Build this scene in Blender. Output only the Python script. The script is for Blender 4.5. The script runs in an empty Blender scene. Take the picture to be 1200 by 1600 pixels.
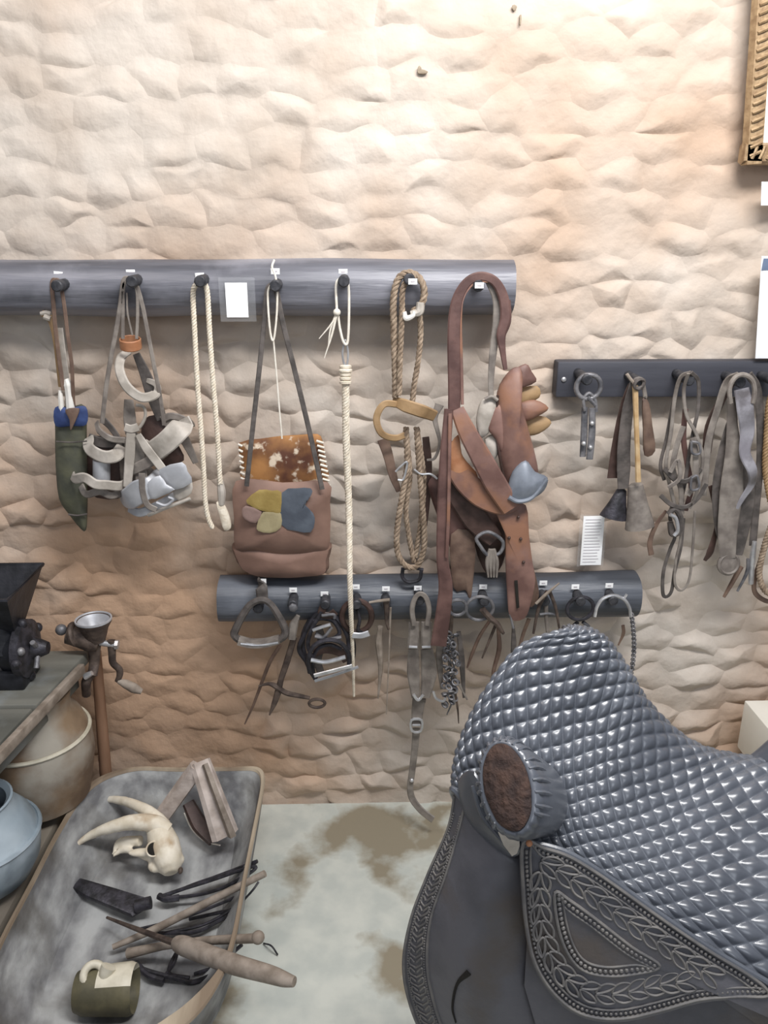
import bpy, bmesh, math, random
import numpy as np
from mathutils import Vector, Matrix, noise

# ------------------------------------------------------------------ camera
D, H = 1.90, 1.52                       # distance to the wall, eye height
FPX = 1250.0
PITCH, YAW = math.radians(18.7), math.radians(1.5)
scene = bpy.context.scene
col = scene.collection
cd = bpy.data.cameras.new('camera'); cam = bpy.data.objects.new('camera', cd); col.objects.link(cam)
cd.sensor_fit = 'VERTICAL'; cd.sensor_height = 36.0; cd.lens = FPX / 1600 * 36; cd.clip_start = 0.02
cam.location = (0, -D, H); cam.rotation_euler = (math.pi / 2 - PITCH, 0, -YAW)
scene.camera = cam

# ------------------------------------------------------------------ world, lights, exposure
world = bpy.data.worlds.new('room_light'); scene.world = world; world.use_nodes = True
world.node_tree.nodes['Background'].inputs[0].default_value = (0.86, 0.90, 1.0, 1)
world.node_tree.nodes['Background'].inputs[1].default_value = 0.24
def area(name, loc, target, sx, sy, power, colr):
    l = bpy.data.lights.new(name, 'AREA'); l.shape = 'RECTANGLE'; l.size = sx; l.size_y = sy
    l.energy = power; l.color = colr
    o = bpy.data.objects.new(name, l); col.objects.link(o); o.location = loc
    o.rotation_euler = (Vector(target) - Vector(loc)).to_track_quat('-Z', 'Y').to_euler()
    return o
area('ceiling_tube_key', (0.62, -1.22, 2.55), (0.34, 0.0, 1.25), 1.0, 0.24, 30, (1.0, 0.98, 0.965))
area('ceiling_tube_second', (-1.05, -1.1, 2.7), (-0.4, 0.0, 0.7), 0.9, 0.2, 6.5, (1.0, 0.91, 0.84))
area('fill_behind_camera', (0.5, -3.6, 2.3), (0.3, -0.6, 0.7), 1.6, 1.3, 17, (0.85, 0.91, 1.0))  # cool fill light added behind the camera to lift the whole scene
area('ceiling_lamp_overhead', (0.15, -1.25, 2.9), (0.15, -1.2, 0.0), 0.9, 0.5, 17, (0.96, 0.98, 1.0))
vs = scene.view_settings
vs.view_transform = 'Standard'; vs.look = 'None'; vs.gamma = 1; vs.use_curve_mapping = False; vs.exposure = 0.25

# ------------------------------------------------------------------ pixel helpers (1200 x 1600 frame)
_c, _s = math.cos(PITCH), math.sin(PITCH)
FW = Vector((math.sin(YAW) * _c, math.cos(YAW) * _c, -_s))
RT = Vector((math.cos(YAW), -math.sin(YAW), 0)); UP = RT.cross(FW)
CAM = Vector((0, -D, H))
def ray(px, py): return FW + RT * ((px - 600) / FPX) + UP * ((800 - py) / FPX)
def W(px, py, off=0.0):                 # point on the plane at 'off' in front of the wall
    r = ray(px, py); return CAM + r * ((D - off) / r.y)
def P(px, py, fwd): return W(px, py, D - fwd)
def F(px, py, z):                       # point on a horizontal plane
    r = ray(px, py); return CAM + r * ((z - H) / r.z)
def PL(px, py, p0, n):                  # point on a general plane
    r = ray(px, py); return CAM + r * ((p0 - CAM).dot(n) / r.dot(n))
CROP = {'p': (0, 0, 1), 'a': (0, 380, 340 / 1183), 'b': (280, 380, .3375), 'c': (560, 400, .3624), 'd': (840, 540, .3),
        'e': (330, 860, 370 / 1200), 'f': (640, 860, 1 / 3), 'm': (0, 840, .225), 't': (0, 1160, .4), 's': (620, 960, 580 / 1200)}
def px(k, x, y): o = CROP[k]; return o[0] + x * o[2], o[1] + y * o[2]
def mpp(p): return (p - CAM).dot(FW) / FPX     # metres per pixel at a point
def Q(k, pts, off):
    out = []
    for p in pts:
        a = px(k, p[0], p[1]); out.append(W(a[0], a[1], off + (p[2] if len(p) > 2 else 0)))
    return out
def QF(k, pts, z):
    out = []
    for p in pts:
        a = px(k, p[0], p[1]); out.append(F(a[0], a[1], z + (p[2] if len(p) > 2 else 0)))
    return out

# ------------------------------------------------------------------ geometry builders -> (verts, faces)
R = random.Random(7)
def join(*gs):
    V, Fc = [], []
    for g in gs:
        o = len(V); V += list(g[0]); Fc += [tuple(i + o for i in f) for f in g[1]]
    return V, Fc
def cr(pts, n=6, closed=False):
    pts = [Vector(p) for p in pts]; N = len(pts)
    if N == 2 and not closed: return [pts[0].lerp(pts[1], i / n) for i in range(n + 1)]
    out = []
    for i in range(N if closed else N - 1):
        if closed: p0, p1, p2, p3 = (pts[(i + k) % N] for k in (-1, 0, 1, 2))
        else:
            p1, p2 = pts[i], pts[i + 1]
            p0 = pts[i - 1] if i else p1 * 2 - p2
            p3 = pts[i + 2] if i + 2 < N else p2 * 2 - p1
        for j in range(n):
            t = j / n
            out.append(.5 * ((2 * p1) + (p2 - p0) * t + (2 * p0 - 5 * p1 + 4 * p2 - p3) * t * t + (3 * p1 - p0 - 3 * p2 + p3) * t ** 3))
    if not closed: out.append(pts[-1].copy())
    return out
def lerpl(vals, n):
    if not isinstance(vals, (list, tuple)): return [vals] * n
    m = len(vals) - 1; out = []
    for i in range(n):
        t = i / max(1, n - 1) * m; k = min(int(t), m - 1); out.append(vals[k] + (vals[k + 1] - vals[k]) * (t - k))
    return out
def frames(path, closed=False):
    n = len(path); T = []
    for i in range(n):
        a = path[i - 1] if (i or closed) else path[0]; b = path[(i + 1) % n] if (i < n - 1 or closed) else path[-1]
        d = b - a; T.append(d.normalized() if d.length > 1e-9 else Vector((0, 0, 1)))
    ref = Vector((0, -1, 0)) if abs(T[0].y) < .9 else Vector((1, 0, 0))
    u = (ref - T[0] * ref.dot(T[0])).normalized(); out = []
    for t in T:
        u = (u - t * u.dot(t)); u = u.normalized() if u.length > 1e-6 else t.orthogonal().normalized()
        out.append((t, u, t.cross(u)))
    return out
def sweep(path, r, sides=8, closed=False, flat=1.0):
    fr = frames(path, closed); n = len(path); rs = lerpl(r, n); V, Fc = [], []
    for i in range(n):
        t, u, w = fr[i]
        for k in range(sides):
            a = 2 * math.pi * k / sides; V.append(path[i] + (u * math.cos(a) * flat + w * math.sin(a)) * rs[i])
    for i in range(n if closed else n - 1):
        j = (i + 1) % n
        for k in range(sides):
            l = (k + 1) % sides; Fc.append((i * sides + k, i * sides + l, j * sides + l, j * sides + k))
    if not closed:
        Fc.append(tuple(range(sides))[::-1]); Fc.append(tuple((n - 1) * sides + k for k in range(sides)))
    return V, Fc
def tube(pts, r, n=6, sides=8, closed=False, flat=1.0): return sweep(cr(pts, n, closed), r, sides, closed, flat)
def resample(path, step):
    out = [path[0]]; acc = 0
    for a, b in zip(path, path[1:]):
        L = (b - a).length; d = step - acc
        while d <= L and L > 0: out.append(a.lerp(b, d / L)); d += step
        acc = L - (d - step)
    out.append(path[-1]); return out
def rope(pts, r, strands=3, pitch=.035, closed=False):
    path = resample(cr(pts, 8, closed) + ([Vector(pts[0])] if closed else []), pitch / 9); fr = frames(path); rs = lerpl(r, len(path)); gs = []
    for s in range(strands):
        q = []; d = 0
        for i, p in enumerate(path):
            if i: d += (p - path[i - 1]).length
            a = 2 * math.pi * (d / pitch + s / strands); q.append(p + (fr[i][1] * math.cos(a) + fr[i][2] * math.sin(a)) * rs[i] * .5)
        gs.append(sweep(q, [x * .56 for x in rs], 6))
    return join(*gs)
def strap(pts, w, t=.003, face=(0, -1, 0), n=6, closed=False, faces=None, twist=None):
    path = cr(pts, n, closed); N = len(path); ws = lerpl(w, N); tw = lerpl(twist if twist is not None else 0, N); V, Fc = [], []
    fcs = faces if faces else None
    for i in range(N):
        a = path[i - 1] if (i or closed) else path[0]; b = path[(i + 1) % N] if (i < N - 1 or closed) else path[-1]
        T = (b - a).normalized(); f = Vector(face) if not fcs else fcs[min(len(fcs) - 1, int(i * len(fcs) / N))]
        S = T.cross(f); S = S.normalized() if S.length > 1e-5 else T.orthogonal().normalized()
        if tw[i]: S = Matrix.Rotation(tw[i], 3, T) @ S
        Nn = S.cross(T).normalized(); p = path[i]; h = ws[i] / 2; e = min(h * .3, t * .6)
        V += [p + S * h, p + S * (h - e) + Nn * t / 2, p - S * (h - e) + Nn * t / 2, p - S * h, p - S * (h - e) - Nn * t / 2, p + S * (h - e) - Nn * t / 2]
    for i in range(N if closed else N - 1):
        j = (i + 1) % N
        for k in range(6):
            l = (k + 1) % 6; Fc.append((i * 6 + k, i * 6 + l, j * 6 + l, j * 6 + k))
    if not closed: Fc.append((5, 4, 3, 2, 1, 0)); Fc.append(tuple((N - 1) * 6 + k for k in range(6)))
    return V, Fc
def ring(c, axis, r, rt, n=24, sides=8, sx=1.0, sref=None, a0=0, a1=2 * math.pi):
    ax = Vector(axis).normalized(); u = Vector(sref) if sref is not None else ax.orthogonal(); u = (u - ax * u.dot(ax)).normalized(); w = ax.cross(u)
    full = abs(a1 - a0) > 6.28; m = n if full else n + 1
    path = [c + (u * math.cos(a0 + (a1 - a0) * i / n) * sx + w * math.sin(a0 + (a1 - a0) * i / n)) * r for i in range(m)]
    return sweep(path, rt, sides, full)
def band(c, axis, r, w, t=.003, a0=0, a1=2 * math.pi, sref=(0, -1, 0), sx=1.0, n=20):   # cuff: a strap bent round an axis
    ax = Vector(axis).normalized(); u = Vector(sref); u = (u - ax * u.dot(ax)).normalized(); v = ax.cross(u)
    full = abs(a1 - a0) > 6.28; m = n if full else n + 1; pts, fs = [], []
    for i in range(m):
        a = a0 + (a1 - a0) * i / n; d = u * math.cos(a) * sx + v * math.sin(a); pts.append(c + d * r); fs.append(d.normalized())
    return strap(pts, w, t, n=1, closed=full, faces=fs)
def plate(out, t=.004, bulge=0.0, normal=(0, -1, 0), n=3, closed_cr=True):
    o = cr(out, n, True) if closed_cr else [Vector(p) for p in out]
    N = len(o); c = sum(o, Vector()) / N; nn = Vector(normal).normalized(); V, Fc = [], []; lv = (1, .93, .7, .38)
    for side in (1, -1):
        b = len(V)
        for s in lv:
            hh = t / 2 * (0.4 if s == 1 else 1) + (bulge * (1 - s * s) if side == 1 else 0)
            V += [c + (p - c) * s + nn * side * hh for p in o]
        V.append(c + nn * side * (t / 2 + (bulge if side == 1 else 0)))
        for k in range(len(lv) - 1):
            for i in range(N):
                j = (i + 1) % N; q = (b + k * N + i, b + k * N + j, b + (k + 1) * N + j, b + (k + 1) * N + i); Fc.append(q if side == 1 else q[::-1])
        for i in range(N):
            j = (i + 1) % N; q = (b + (len(lv) - 1) * N + i, b + (len(lv) - 1) * N + j, len(V) - 1); Fc.append(q if side == 1 else q[::-1])
    M = len(V) // 2
    for i in range(N): j = (i + 1) % N; Fc.append((i, M + i, M + j, j))
    return V, Fc
def lathe(p0, axis, prof, sides=20, sref=None, sx=1.0, cap=(True, True)):
    ax = Vector(axis).normalized(); u = Vector(sref) if sref is not None else ax.orthogonal(); u = (u - ax * u.dot(ax)).normalized(); w = ax.cross(u); V, Fc = [], []
    for h, r in prof:
        for k in range(sides):
            a = 2 * math.pi * k / sides; V.append(p0 + ax * h + (u * math.cos(a) * sx + w * math.sin(a)) * r)
    for i in range(len(prof) - 1):
        for k in range(sides):
            l = (k + 1) % sides; Fc.append((i * sides + k, i * sides + l, (i + 1) * sides + l, (i + 1) * sides + k))
    if cap[0]: Fc.append(tuple(range(sides))[::-1])
    if cap[1]: Fc.append(tuple((len(prof) - 1) * sides + k for k in range(sides)))
    return V, Fc
def rod(a, b, r, sides=10):
    a, b = Vector(a), Vector(b); L = (b - a).length; r0, r1 = r if isinstance(r, tuple) else (r, r); e = min(r0, r1) * .25
    return lathe(a, b - a, [(0, r0 - e), (e, r0), (L - e, r1), (L, r1 - e)], sides)
def ball(c, rad, rot=None, nu=14, nv=9):
    V, Fc = [], []; rad = Vector(rad) if not isinstance(rad, (int, float)) else Vector((rad,) * 3); M = rot if rot else Matrix.Identity(3)
    V.append(c + M @ Vector((0, 0, rad.z)))
    for i in range(1, nv):
        th = math.pi * i / nv
        for k in range(nu):
            a = 2 * math.pi * k / nu; V.append(c + M @ Vector((rad.x * math.sin(th) * math.cos(a), rad.y * math.sin(th) * math.sin(a), rad.z * math.cos(th))))
    V.append(c - M @ Vector((0, 0, rad.z)))
    for k in range(nu): Fc.append((0, 1 + k, 1 + (k + 1) % nu))
    for i in range(nv - 2):
        for k in range(nu):
            l = (k + 1) % nu; Fc.append((1 + i * nu + k, 1 + (i + 1) * nu + k, 1 + (i + 1) * nu + l, 1 + i * nu + l))
    b = 1 + (nv - 2) * nu
    for k in range(nu): Fc.append((b + k, len(V) - 1, b + (k + 1) % nu))
    return V, Fc
def boxg(lo, hi, bev=.003):
    bm = bmesh.new(); bmesh.ops.create_cube(bm, size=1)
    lo, hi = Vector(lo), Vector(hi)
    for v in bm.verts: v.co = Vector(((v.co.x + .5) * (hi.x - lo.x) + lo.x, (v.co.y + .5) * (hi.y - lo.y) + lo.y, (v.co.z + .5) * (hi.z - lo.z) + lo.z))
    if bev: bmesh.ops.bevel(bm, geom=list(bm.edges), offset=bev, segments=2, affect='EDGES', profile=.5)
    bm.verts.ensure_lookup_table(); g = [v.co.copy() for v in bm.verts], [tuple(v.index for v in f.verts) for f in bm.faces]; bm.free(); return g
def beam(a, b, w, h, face=(0, -1, 0)): return strap([a, b], w, h, face, n=6)
def shake(g, amp, freq):
    return [v + noise.noise_vector(v * freq) * amp for v in g[0]], g[1]
def crgrid(ctrl, nr, nc):
    A = np.array([[tuple(p) for p in r] for r in ctrl], float)
    def basis(M, n):
        t = np.linspace(0, M - 1, n); k = np.minimum(t.astype(int), M - 2); f = t - k; B = np.zeros((n, M))
        w = np.stack([-.5 * f + f ** 2 - .5 * f ** 3, 1 - 2.5 * f ** 2 + 1.5 * f ** 3, .5 * f + 2 * f ** 2 - 1.5 * f ** 3, -.5 * f ** 2 + .5 * f ** 3], 1)
        for i in range(n):
            for j in range(4):
                idx = k[i] - 1 + j
                if idx < 0: B[i, 0] += 2 * w[i, j]; B[i, 1] -= w[i, j]
                elif idx > M - 1: B[i, M - 1] += 2 * w[i, j]; B[i, M - 2] -= w[i, j]
                else: B[i, idx] += w[i, j]
        return B
    return np.einsum('ir,rck,jc->ijk', basis(A.shape[0], nr), A, basis(A.shape[1], nc))
def gnormals(G):
    n = np.cross(np.gradient(G, axis=1), np.gradient(G, axis=0)); return n / (np.linalg.norm(n, axis=2, keepdims=True) + 1e-12)
def sheet(G, t, Nn=None):           # a thick sheet over a grid of points; +normal side is the grid itself
    nr, nc = G.shape[:2]; Nn = gnormals(G) if Nn is None else Nn; B = G - Nn * t
    V = [Vector(p) for p in G.reshape(-1, 3)] + [Vector(p) for p in B.reshape(-1, 3)]; o = nr * nc; Fc = []
    for i in range(nr - 1):
        for j in range(nc - 1):
            a = i * nc + j; Fc.append((a, a + 1, a + nc + 1, a + nc)); Fc.append((o + a, o + a + nc, o + a + nc + 1, o + a + 1))
    rim = [j for j in range(nc)] + [i * nc + nc - 1 for i in range(1, nr)] + [(nr - 1) * nc + j for j in range(nc - 2, -1, -1)] + [i * nc for i in range(nr - 2, 0, -1)]
    for a, b in zip(rim, rim[1:] + rim[:1]): Fc.append((a, o + a, o + b, b))
    return V, Fc

def skin(G, t, Nn):                 # one surface with a turned-down edge
    nr, nc = G.shape[:2]; V = [Vector(p) for p in G.reshape(-1, 3)]; Fc = [(i * nc + j, i * nc + j + 1, i * nc + nc + j + 1, i * nc + nc + j) for i in range(nr - 1) for j in range(nc - 1)]
    rim = [j for j in range(nc)] + [i * nc + nc - 1 for i in range(1, nr)] + [(nr - 1) * nc + j for j in range(nc - 2, -1, -1)] + [i * nc for i in range(nr - 2, 0, -1)]
    o = len(V); NF = Nn.reshape(-1, 3); V += [V[a] - Vector(NF[a]) * t for a in rim]; m = len(rim)
    for k in range(m): Fc.append((rim[k], o + k, o + (k + 1) % m, rim[(k + 1) % m]))
    return V, Fc

# ------------------------------------------------------------------ materials
def lin(h):
    c = [int(h[i:i + 2], 16) / 255 for i in (0, 2, 4)]
    return tuple(x / 12.92 if x <= .04045 else ((x + .055) / 1.055) ** 2.4 for x in c) + (1,)
MATS = {}
def mat(name, c1, c2=None, scale=30, rough=.6, bump=.15, metal=0, stretch=(1, 1, 1), lo=.38, hi=.62, bscale=None, c3=None, s3=6, lo3=.5, hi3=.62, dist=.004, spec=.5, coat=0):
    m = bpy.data.materials.new(name); m.use_nodes = True; nt = m.node_tree; N = nt.nodes; L = nt.links; b = N['Principled BSDF']
    b.inputs['Roughness'].default_value = rough; b.inputs['Metallic'].default_value = metal; b.inputs['Specular IOR Level'].default_value = spec
    if coat: b.inputs['Coat Weight'].default_value = coat; b.inputs['Coat Roughness'].default_value = .25
    tc = N.new('ShaderNodeTexCoord'); mp = N.new('ShaderNodeMapping'); mp.inputs['Scale'].default_value = stretch
    geo = N.new('ShaderNodeNewGeometry'); L.new(geo.outputs['Position'], mp.inputs[0])
    n1 = N.new('ShaderNodeTexNoise'); n1.inputs['Scale'].default_value = scale; n1.inputs['Detail'].default_value = 5; L.new(mp.outputs[0], n1.inputs[0])
    rp_ = N.new('ShaderNodeValToRGB'); rp_.color_ramp.elements[0].position = lo; rp_.color_ramp.elements[1].position = hi
    rp_.color_ramp.elements[0].color = lin(c1); rp_.color_ramp.elements[1].color = lin(c2 or c1); L.new(n1.outputs[0], rp_.inputs[0]); out = rp_.outputs[0]
    if c3:
        n3 = N.new('ShaderNodeTexNoise'); n3.inputs['Scale'].default_value = s3; n3.inputs['Detail'].default_value = 6; L.new(geo.outputs['Position'], n3.inputs[0])
        r3 = N.new('ShaderNodeMapRange'); r3.inputs[1].default_value = lo3; r3.inputs[2].default_value = hi3; L.new(n3.outputs[0], r3.inputs[0])
        mx = N.new('ShaderNodeMix'); mx.data_type = 'RGBA'; L.new(r3.outputs[0], mx.inputs[0]); L.new(out, mx.inputs[6]); mx.inputs[7].default_value = lin(c3); out = mx.outputs[2]
    L.new(out, b.inputs['Base Color'])
    if bump:
        n2 = N.new('ShaderNodeTexNoise'); n2.inputs['Scale'].default_value = bscale or scale * 3; n2.inputs['Detail'].default_value = 4; L.new(mp.outputs[0], n2.inputs[0])
        bp = N.new('ShaderNodeBump'); bp.inputs['Strength'].default_value = bump; bp.inputs['Distance'].default_value = dist; L.new(n2.outputs[0], bp.inputs['Height']); L.new(bp.outputs[0], b.inputs['Normal'])
    MATS[name] = m; return m
M_wall = mat('mud_plaster', 'BFB2A5', 'CFC5BA', 5, .9, .6, bscale=24, c3='B59A84', s3=1.5, lo3=.45, hi3=.72, dist=.010, spec=.2)
def clay_corner(m):      # redder, smeared clay render in the lower left corner of the wall
    nt = m.node_tree; N = nt.nodes; L = nt.links; b = N['Principled BSDF']; src = b.inputs['Base Color'].links[0].from_socket
    g = N.new('ShaderNodeNewGeometry'); d = N.new('ShaderNodeVectorMath'); d.operation = 'DISTANCE'; d.inputs[1].default_value = (-.62, 0, .42); L.new(g.outputs['Position'], d.inputs[0])
    n = N.new('ShaderNodeTexNoise'); n.inputs['Scale'].default_value = 4; n.inputs['Detail'].default_value = 5; L.new(g.outputs['Position'], n.inputs[0])
    a = N.new('ShaderNodeMath'); a.operation = 'MULTIPLY_ADD'; a.inputs[1].default_value = .9; L.new(n.outputs[0], a.inputs[0]); L.new(d.outputs['Value'], a.inputs[2])
    r = N.new('ShaderNodeMapRange'); r.inputs[1].default_value = .75; r.inputs[2].default_value = 1.25; r.inputs[3].default_value = .85; r.inputs[4].default_value = 0; L.new(a.outputs[0], r.inputs[0])
    x = N.new('ShaderNodeMix'); x.data_type = 'RGBA'; L.new(r.outputs[0], x.inputs[0]); L.new(src, x.inputs[6]); x.inputs[7].default_value = lin('BC987A'); L.new(x.outputs[2], b.inputs['Base Color'])
clay_corner(M_wall)
M_floor = mat('worn_painted_concrete', 'B9BDB6', 'C9CBC2', 14, .75, .2, c3='8C8370', s3=3.6, lo3=.49, hi3=.57, bscale=60, dist=.003)
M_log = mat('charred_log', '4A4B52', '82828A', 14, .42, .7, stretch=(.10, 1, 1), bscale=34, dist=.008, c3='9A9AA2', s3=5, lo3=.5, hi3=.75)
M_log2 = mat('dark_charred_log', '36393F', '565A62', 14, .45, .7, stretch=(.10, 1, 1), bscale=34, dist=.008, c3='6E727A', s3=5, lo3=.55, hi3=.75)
M_board = mat('dark_board', '33343C', '474850', 12, .6, .3, stretch=(.15, 1, 1))
M_peg = mat('dark_iron', '2E2F34', '4A4A4E', 60, .55, .2, metal=.3)
M_tag = mat('white_paper', 'F2F2F0', 'FFFFFF', 20, .7, 0)
M_print = mat('grey_print', 'C4BEC2', 'B4AEB2', 40, .8, 0)
M_brown = mat('brown_leather', '5C483E', '7A6456', 25, .6, .25)
M_tack = mat('reddish_leather', '684C45', '8A6A60', 14, .55, .3, c3='8E6650', s3=9)
M_plum = mat('plum_leather', '523A36', '6E524C', 20, .55, .25)
M_darkl = mat('dark_brown_leather', '3A2A24', '54403A', 25, .55, .3)
M_greyl = mat('grey_leather', '6C645E', '8C847C', 30, .6, .3)
M_dgrey = mat('dark_grey_leather', '45403D', '635C58', 35, .6, .3)
M_pale = mat('pale_rawhide', 'A0988E', 'C2BAB0', 25, .65, .25)
M_hobm = mat('pale_galvanised', 'AFB0B4', 'CACBCF', 20, .45, .15, metal=.4)
M_shine = mat('shiny_grey_leather', '77747A', '96949A', 18, .35, .3, c3='5A5658', s3=14)
M_tan = mat('tan_leather', '8E7250', 'A98B66', 20, .6, .25)
M_orange = mat('orange_leather', 'A8714E', 'B98562', 30, .6, .2)
M_rope = mat('white_cotton_rope', 'D8CBB6', 'E8DECC', 80, .85, .3)
M_hemp = mat('brown_hemp_rope', '7C6A58', 'A3907C', 60, .85, .4)
M_string = mat('white_string', 'DAD2C4', 'EAE4D8', 60, .85, .1)
M_iron = mat('grey_iron', '5E5E62', '8A888A', 40, .5, .3, metal=.45)
M_biron = mat('black_iron', '2C2B2E', '45434A', 50, .5, .3, metal=.4)
M_rust = mat('rusty_iron', '433833', '66584F', 40, .65, .35, metal=.3)
M_steel = mat('bright_steel', 'B8B8BA', 'D8D8DA', 40, .35, .1, metal=.7)
M_sheath = mat('olive_sheath', '4A4B40', '5A5A48', 25, .6, .25)
M_blue = mat('blue_band', '2A3A66', '3A4C7C', 40, .6, .1)
M_bone = mat('bone', 'D9CDB6', 'EFE6D4', 25, .55, .2, c3='B09674', s3=18, lo3=.55, hi3=.75)
M_bonehandle = mat('white_handle', 'DEDAD2', 'EEEAE4', 20, .45, .05)
M_bag = mat('satchel_leather', '755A4E', '8E7062', 9, .65, .3)
M_hide = mat('spotted_cow_hide', '5A3626', 'AC7A48', 7, .75, .3, c3='D8C6B0', s3=34, lo3=.58, hi3=.66, lo=.42, hi=.58)
M_ay = mat('mustard_patch', '8E7840', 'A08A50', 30, .7, .2)
M_al = mat('khaki_patch', '8E8262', 'A09472', 30, .7, .2)
M_ag = mat('taupe_patch', '7A625A', '8A726A', 30, .7, .2)
M_ab = mat('slate_patch', '464C56', '575E68', 20, .7, .2)
M_wood = mat('weathered_wood', '6A6258', '8C8376', 14, .75, .4, stretch=(1, .15, 1))
M_tabw = mat('dark_table_wood', '55554F', '76756D', 10, .65, .35, stretch=(.2, 1, 1), c3='7C8080', s3=9, lo3=.5, hi3=.7)
M_trough = mat('grey_trough_wood', '6E6E70', 'B0B1B0', 15, .8, .7, stretch=(1, .5, 1), c3='5C5852', s3=7, lo3=.48, hi3=.7, bscale=40)
M_rim = mat('pale_rim_wood', '80705E', 'B2A48F', 12, .75, .4, stretch=(1, .2, 1))
M_post = mat('brown_post_wood', '7A5A44', '96745C', 20, .7, .3, stretch=(1, 1, .2))
M_stick = mat('grey_stick_wood', '7C7064', '9C9084', 30, .75, .3)
M_tanstick = mat('tan_stick_wood', 'B59468', 'CBB088', 30, .65, .2)
M_pink = mat('pale_pink_wood', 'A89A90', 'CABDB4', 25, .75, .35)
M_clay = mat('brown_clay', '6A5644', '8A745C', 10, .8, .3, c3='A39C90', s3=6, lo3=.47, hi3=.66)
M_gpot = mat('grey_glazed_clay', '8A98A2', 'A8B4BC', 8, .45, .15, c3='707C84', s3=6)
M_black = mat('black_painted_iron', '1A1B20', '2C2D33', 25, .45, .25, metal=.2)
M_saddle = mat('black_saddle_leather', '4B4F57', '5A5E66', 12, .31, .12, bscale=160, spec=.9, dist=.001)
M_flap = mat('dark_grey_flap_leather', '4C4C51', '5E5D62', 12, .45, .35, bscale=120, c3='57504C', s3=8, dist=.002)
M_tool = mat('tooled_relief_leather', '5E5C5C', '77736F', 40, .5, .2)
M_suede = mat('brown_suede', '30221E', '463229', 60, .85, .8, bscale=120, dist=.006)
M_gilt = mat('gilt_frame', '8A7052', 'A88E6C', 60, .5, .3, metal=.2)
M_white = mat('white_paint', 'E8E4D8', 'F0ECE2', 8, .6, .05)
M_mat = mat('white_mat_board', 'EDEDEE', 'F5F5F5', 10, .6, 0)
M_picblue = mat('dull_blue_print', '5A6880', '6C7A92', 12, .5, 0)
M_poster = mat('poster_paper', 'ECEEF0', 'F6F7F8', 10, .5, 0)
M_slate = mat('slate_metal', '6C727C', '888E98', 20, .5, .2, metal=.2)
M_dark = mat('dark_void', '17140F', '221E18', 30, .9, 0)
M_olive = mat('olive_clay', '4E4A38', '666048', 25, .6, .2)
M_cream = mat('cream_ceramic', 'BDB6A2', 'D6CFBC', 25, .5, .1)
def sleeve_mat():
    m = bpy.data.materials.new('clear_plastic'); m.use_nodes = True; nt = m.node_tree; N = nt.nodes
    b = N['Principled BSDF']; t = N.new('ShaderNodeBsdfTransparent'); x = N.new('ShaderNodeMixShader'); x.inputs[0].default_value = .06
    b.inputs['Base Color'].default_value = (.9, .92, .95, 1); b.inputs['Roughness'].default_value = .25
    nt.links.new(t.outputs[0], x.inputs[1]); nt.links.new(b.outputs[0], x.inputs[2]); nt.links.new(x.outputs[0], N['Material Output'].inputs[0]); return m
M_clear = sleeve_mat()

# ------------------------------------------------------------------ objects
def mesh_obj(name, g, m, parent=None, origin=None, sharp=38, recalc=True):
    o_ = Vector(origin) if origin is not None else Vector()
    me = bpy.data.meshes.new(name); me.from_pydata([tuple(Vector(v) - o_) for v in g[0]], [], g[1])
    if recalc:
        bm = bmesh.new(); bm.from_mesh(me); bmesh.ops.recalc_face_normals(bm, faces=bm.faces); bm.to_mesh(me); bm.free()
    me.polygons.foreach_set('use_smooth', [True] * len(me.polygons))
    if sharp: me.set_sharp_from_angle(angle=math.radians(sharp))
    me.materials.append(m)
    o = bpy.data.objects.new(name, me); col.objects.link(o)
    if parent is not None: o.parent = parent
    elif origin is not None: o.location = o_
    return o
class Thing:
    def __init__(s, name, label, cat, loc, group=None, kind=None):
        s.e = bpy.data.objects.new(name, None); col.objects.link(s.e); s.loc = Vector(loc); s.e.location = s.loc; s.e.empty_display_size = .03
        if label: s.e['label'] = label
        if cat: s.e['category'] = cat
        if group: s.e['group'] = group
        if kind: s.e['kind'] = kind
    def part(s, name, g, m, sub=None, label=None, **k):
        o = mesh_obj(name, g, m, sub if sub is not None else s.e, s.loc, **k)
        if label: o['label'] = label
        return o
def solo(name, label, cat, g, m, origin, group=None, kind=None):
    o = mesh_obj(name, g, m, None, origin)
    if label: o['label'] = label
    if cat: o['category'] = cat
    if group: o['group'] = group
    if kind: o['kind'] = kind
    return o

# ================================================================== SETTING
fl = mesh_obj('floor', boxg((-4, -4.5, -.05), (4, 0.0, 0), 0), M_floor, None, (0, 0, 0)); fl['kind'] = 'structure'
wall = mesh_obj('wall_back', boxg((-4, .045, -.05), (4, .2, 3.2), 0), M_wall, None, (0, 0, 0)); wall['kind'] = 'structure'

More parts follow.
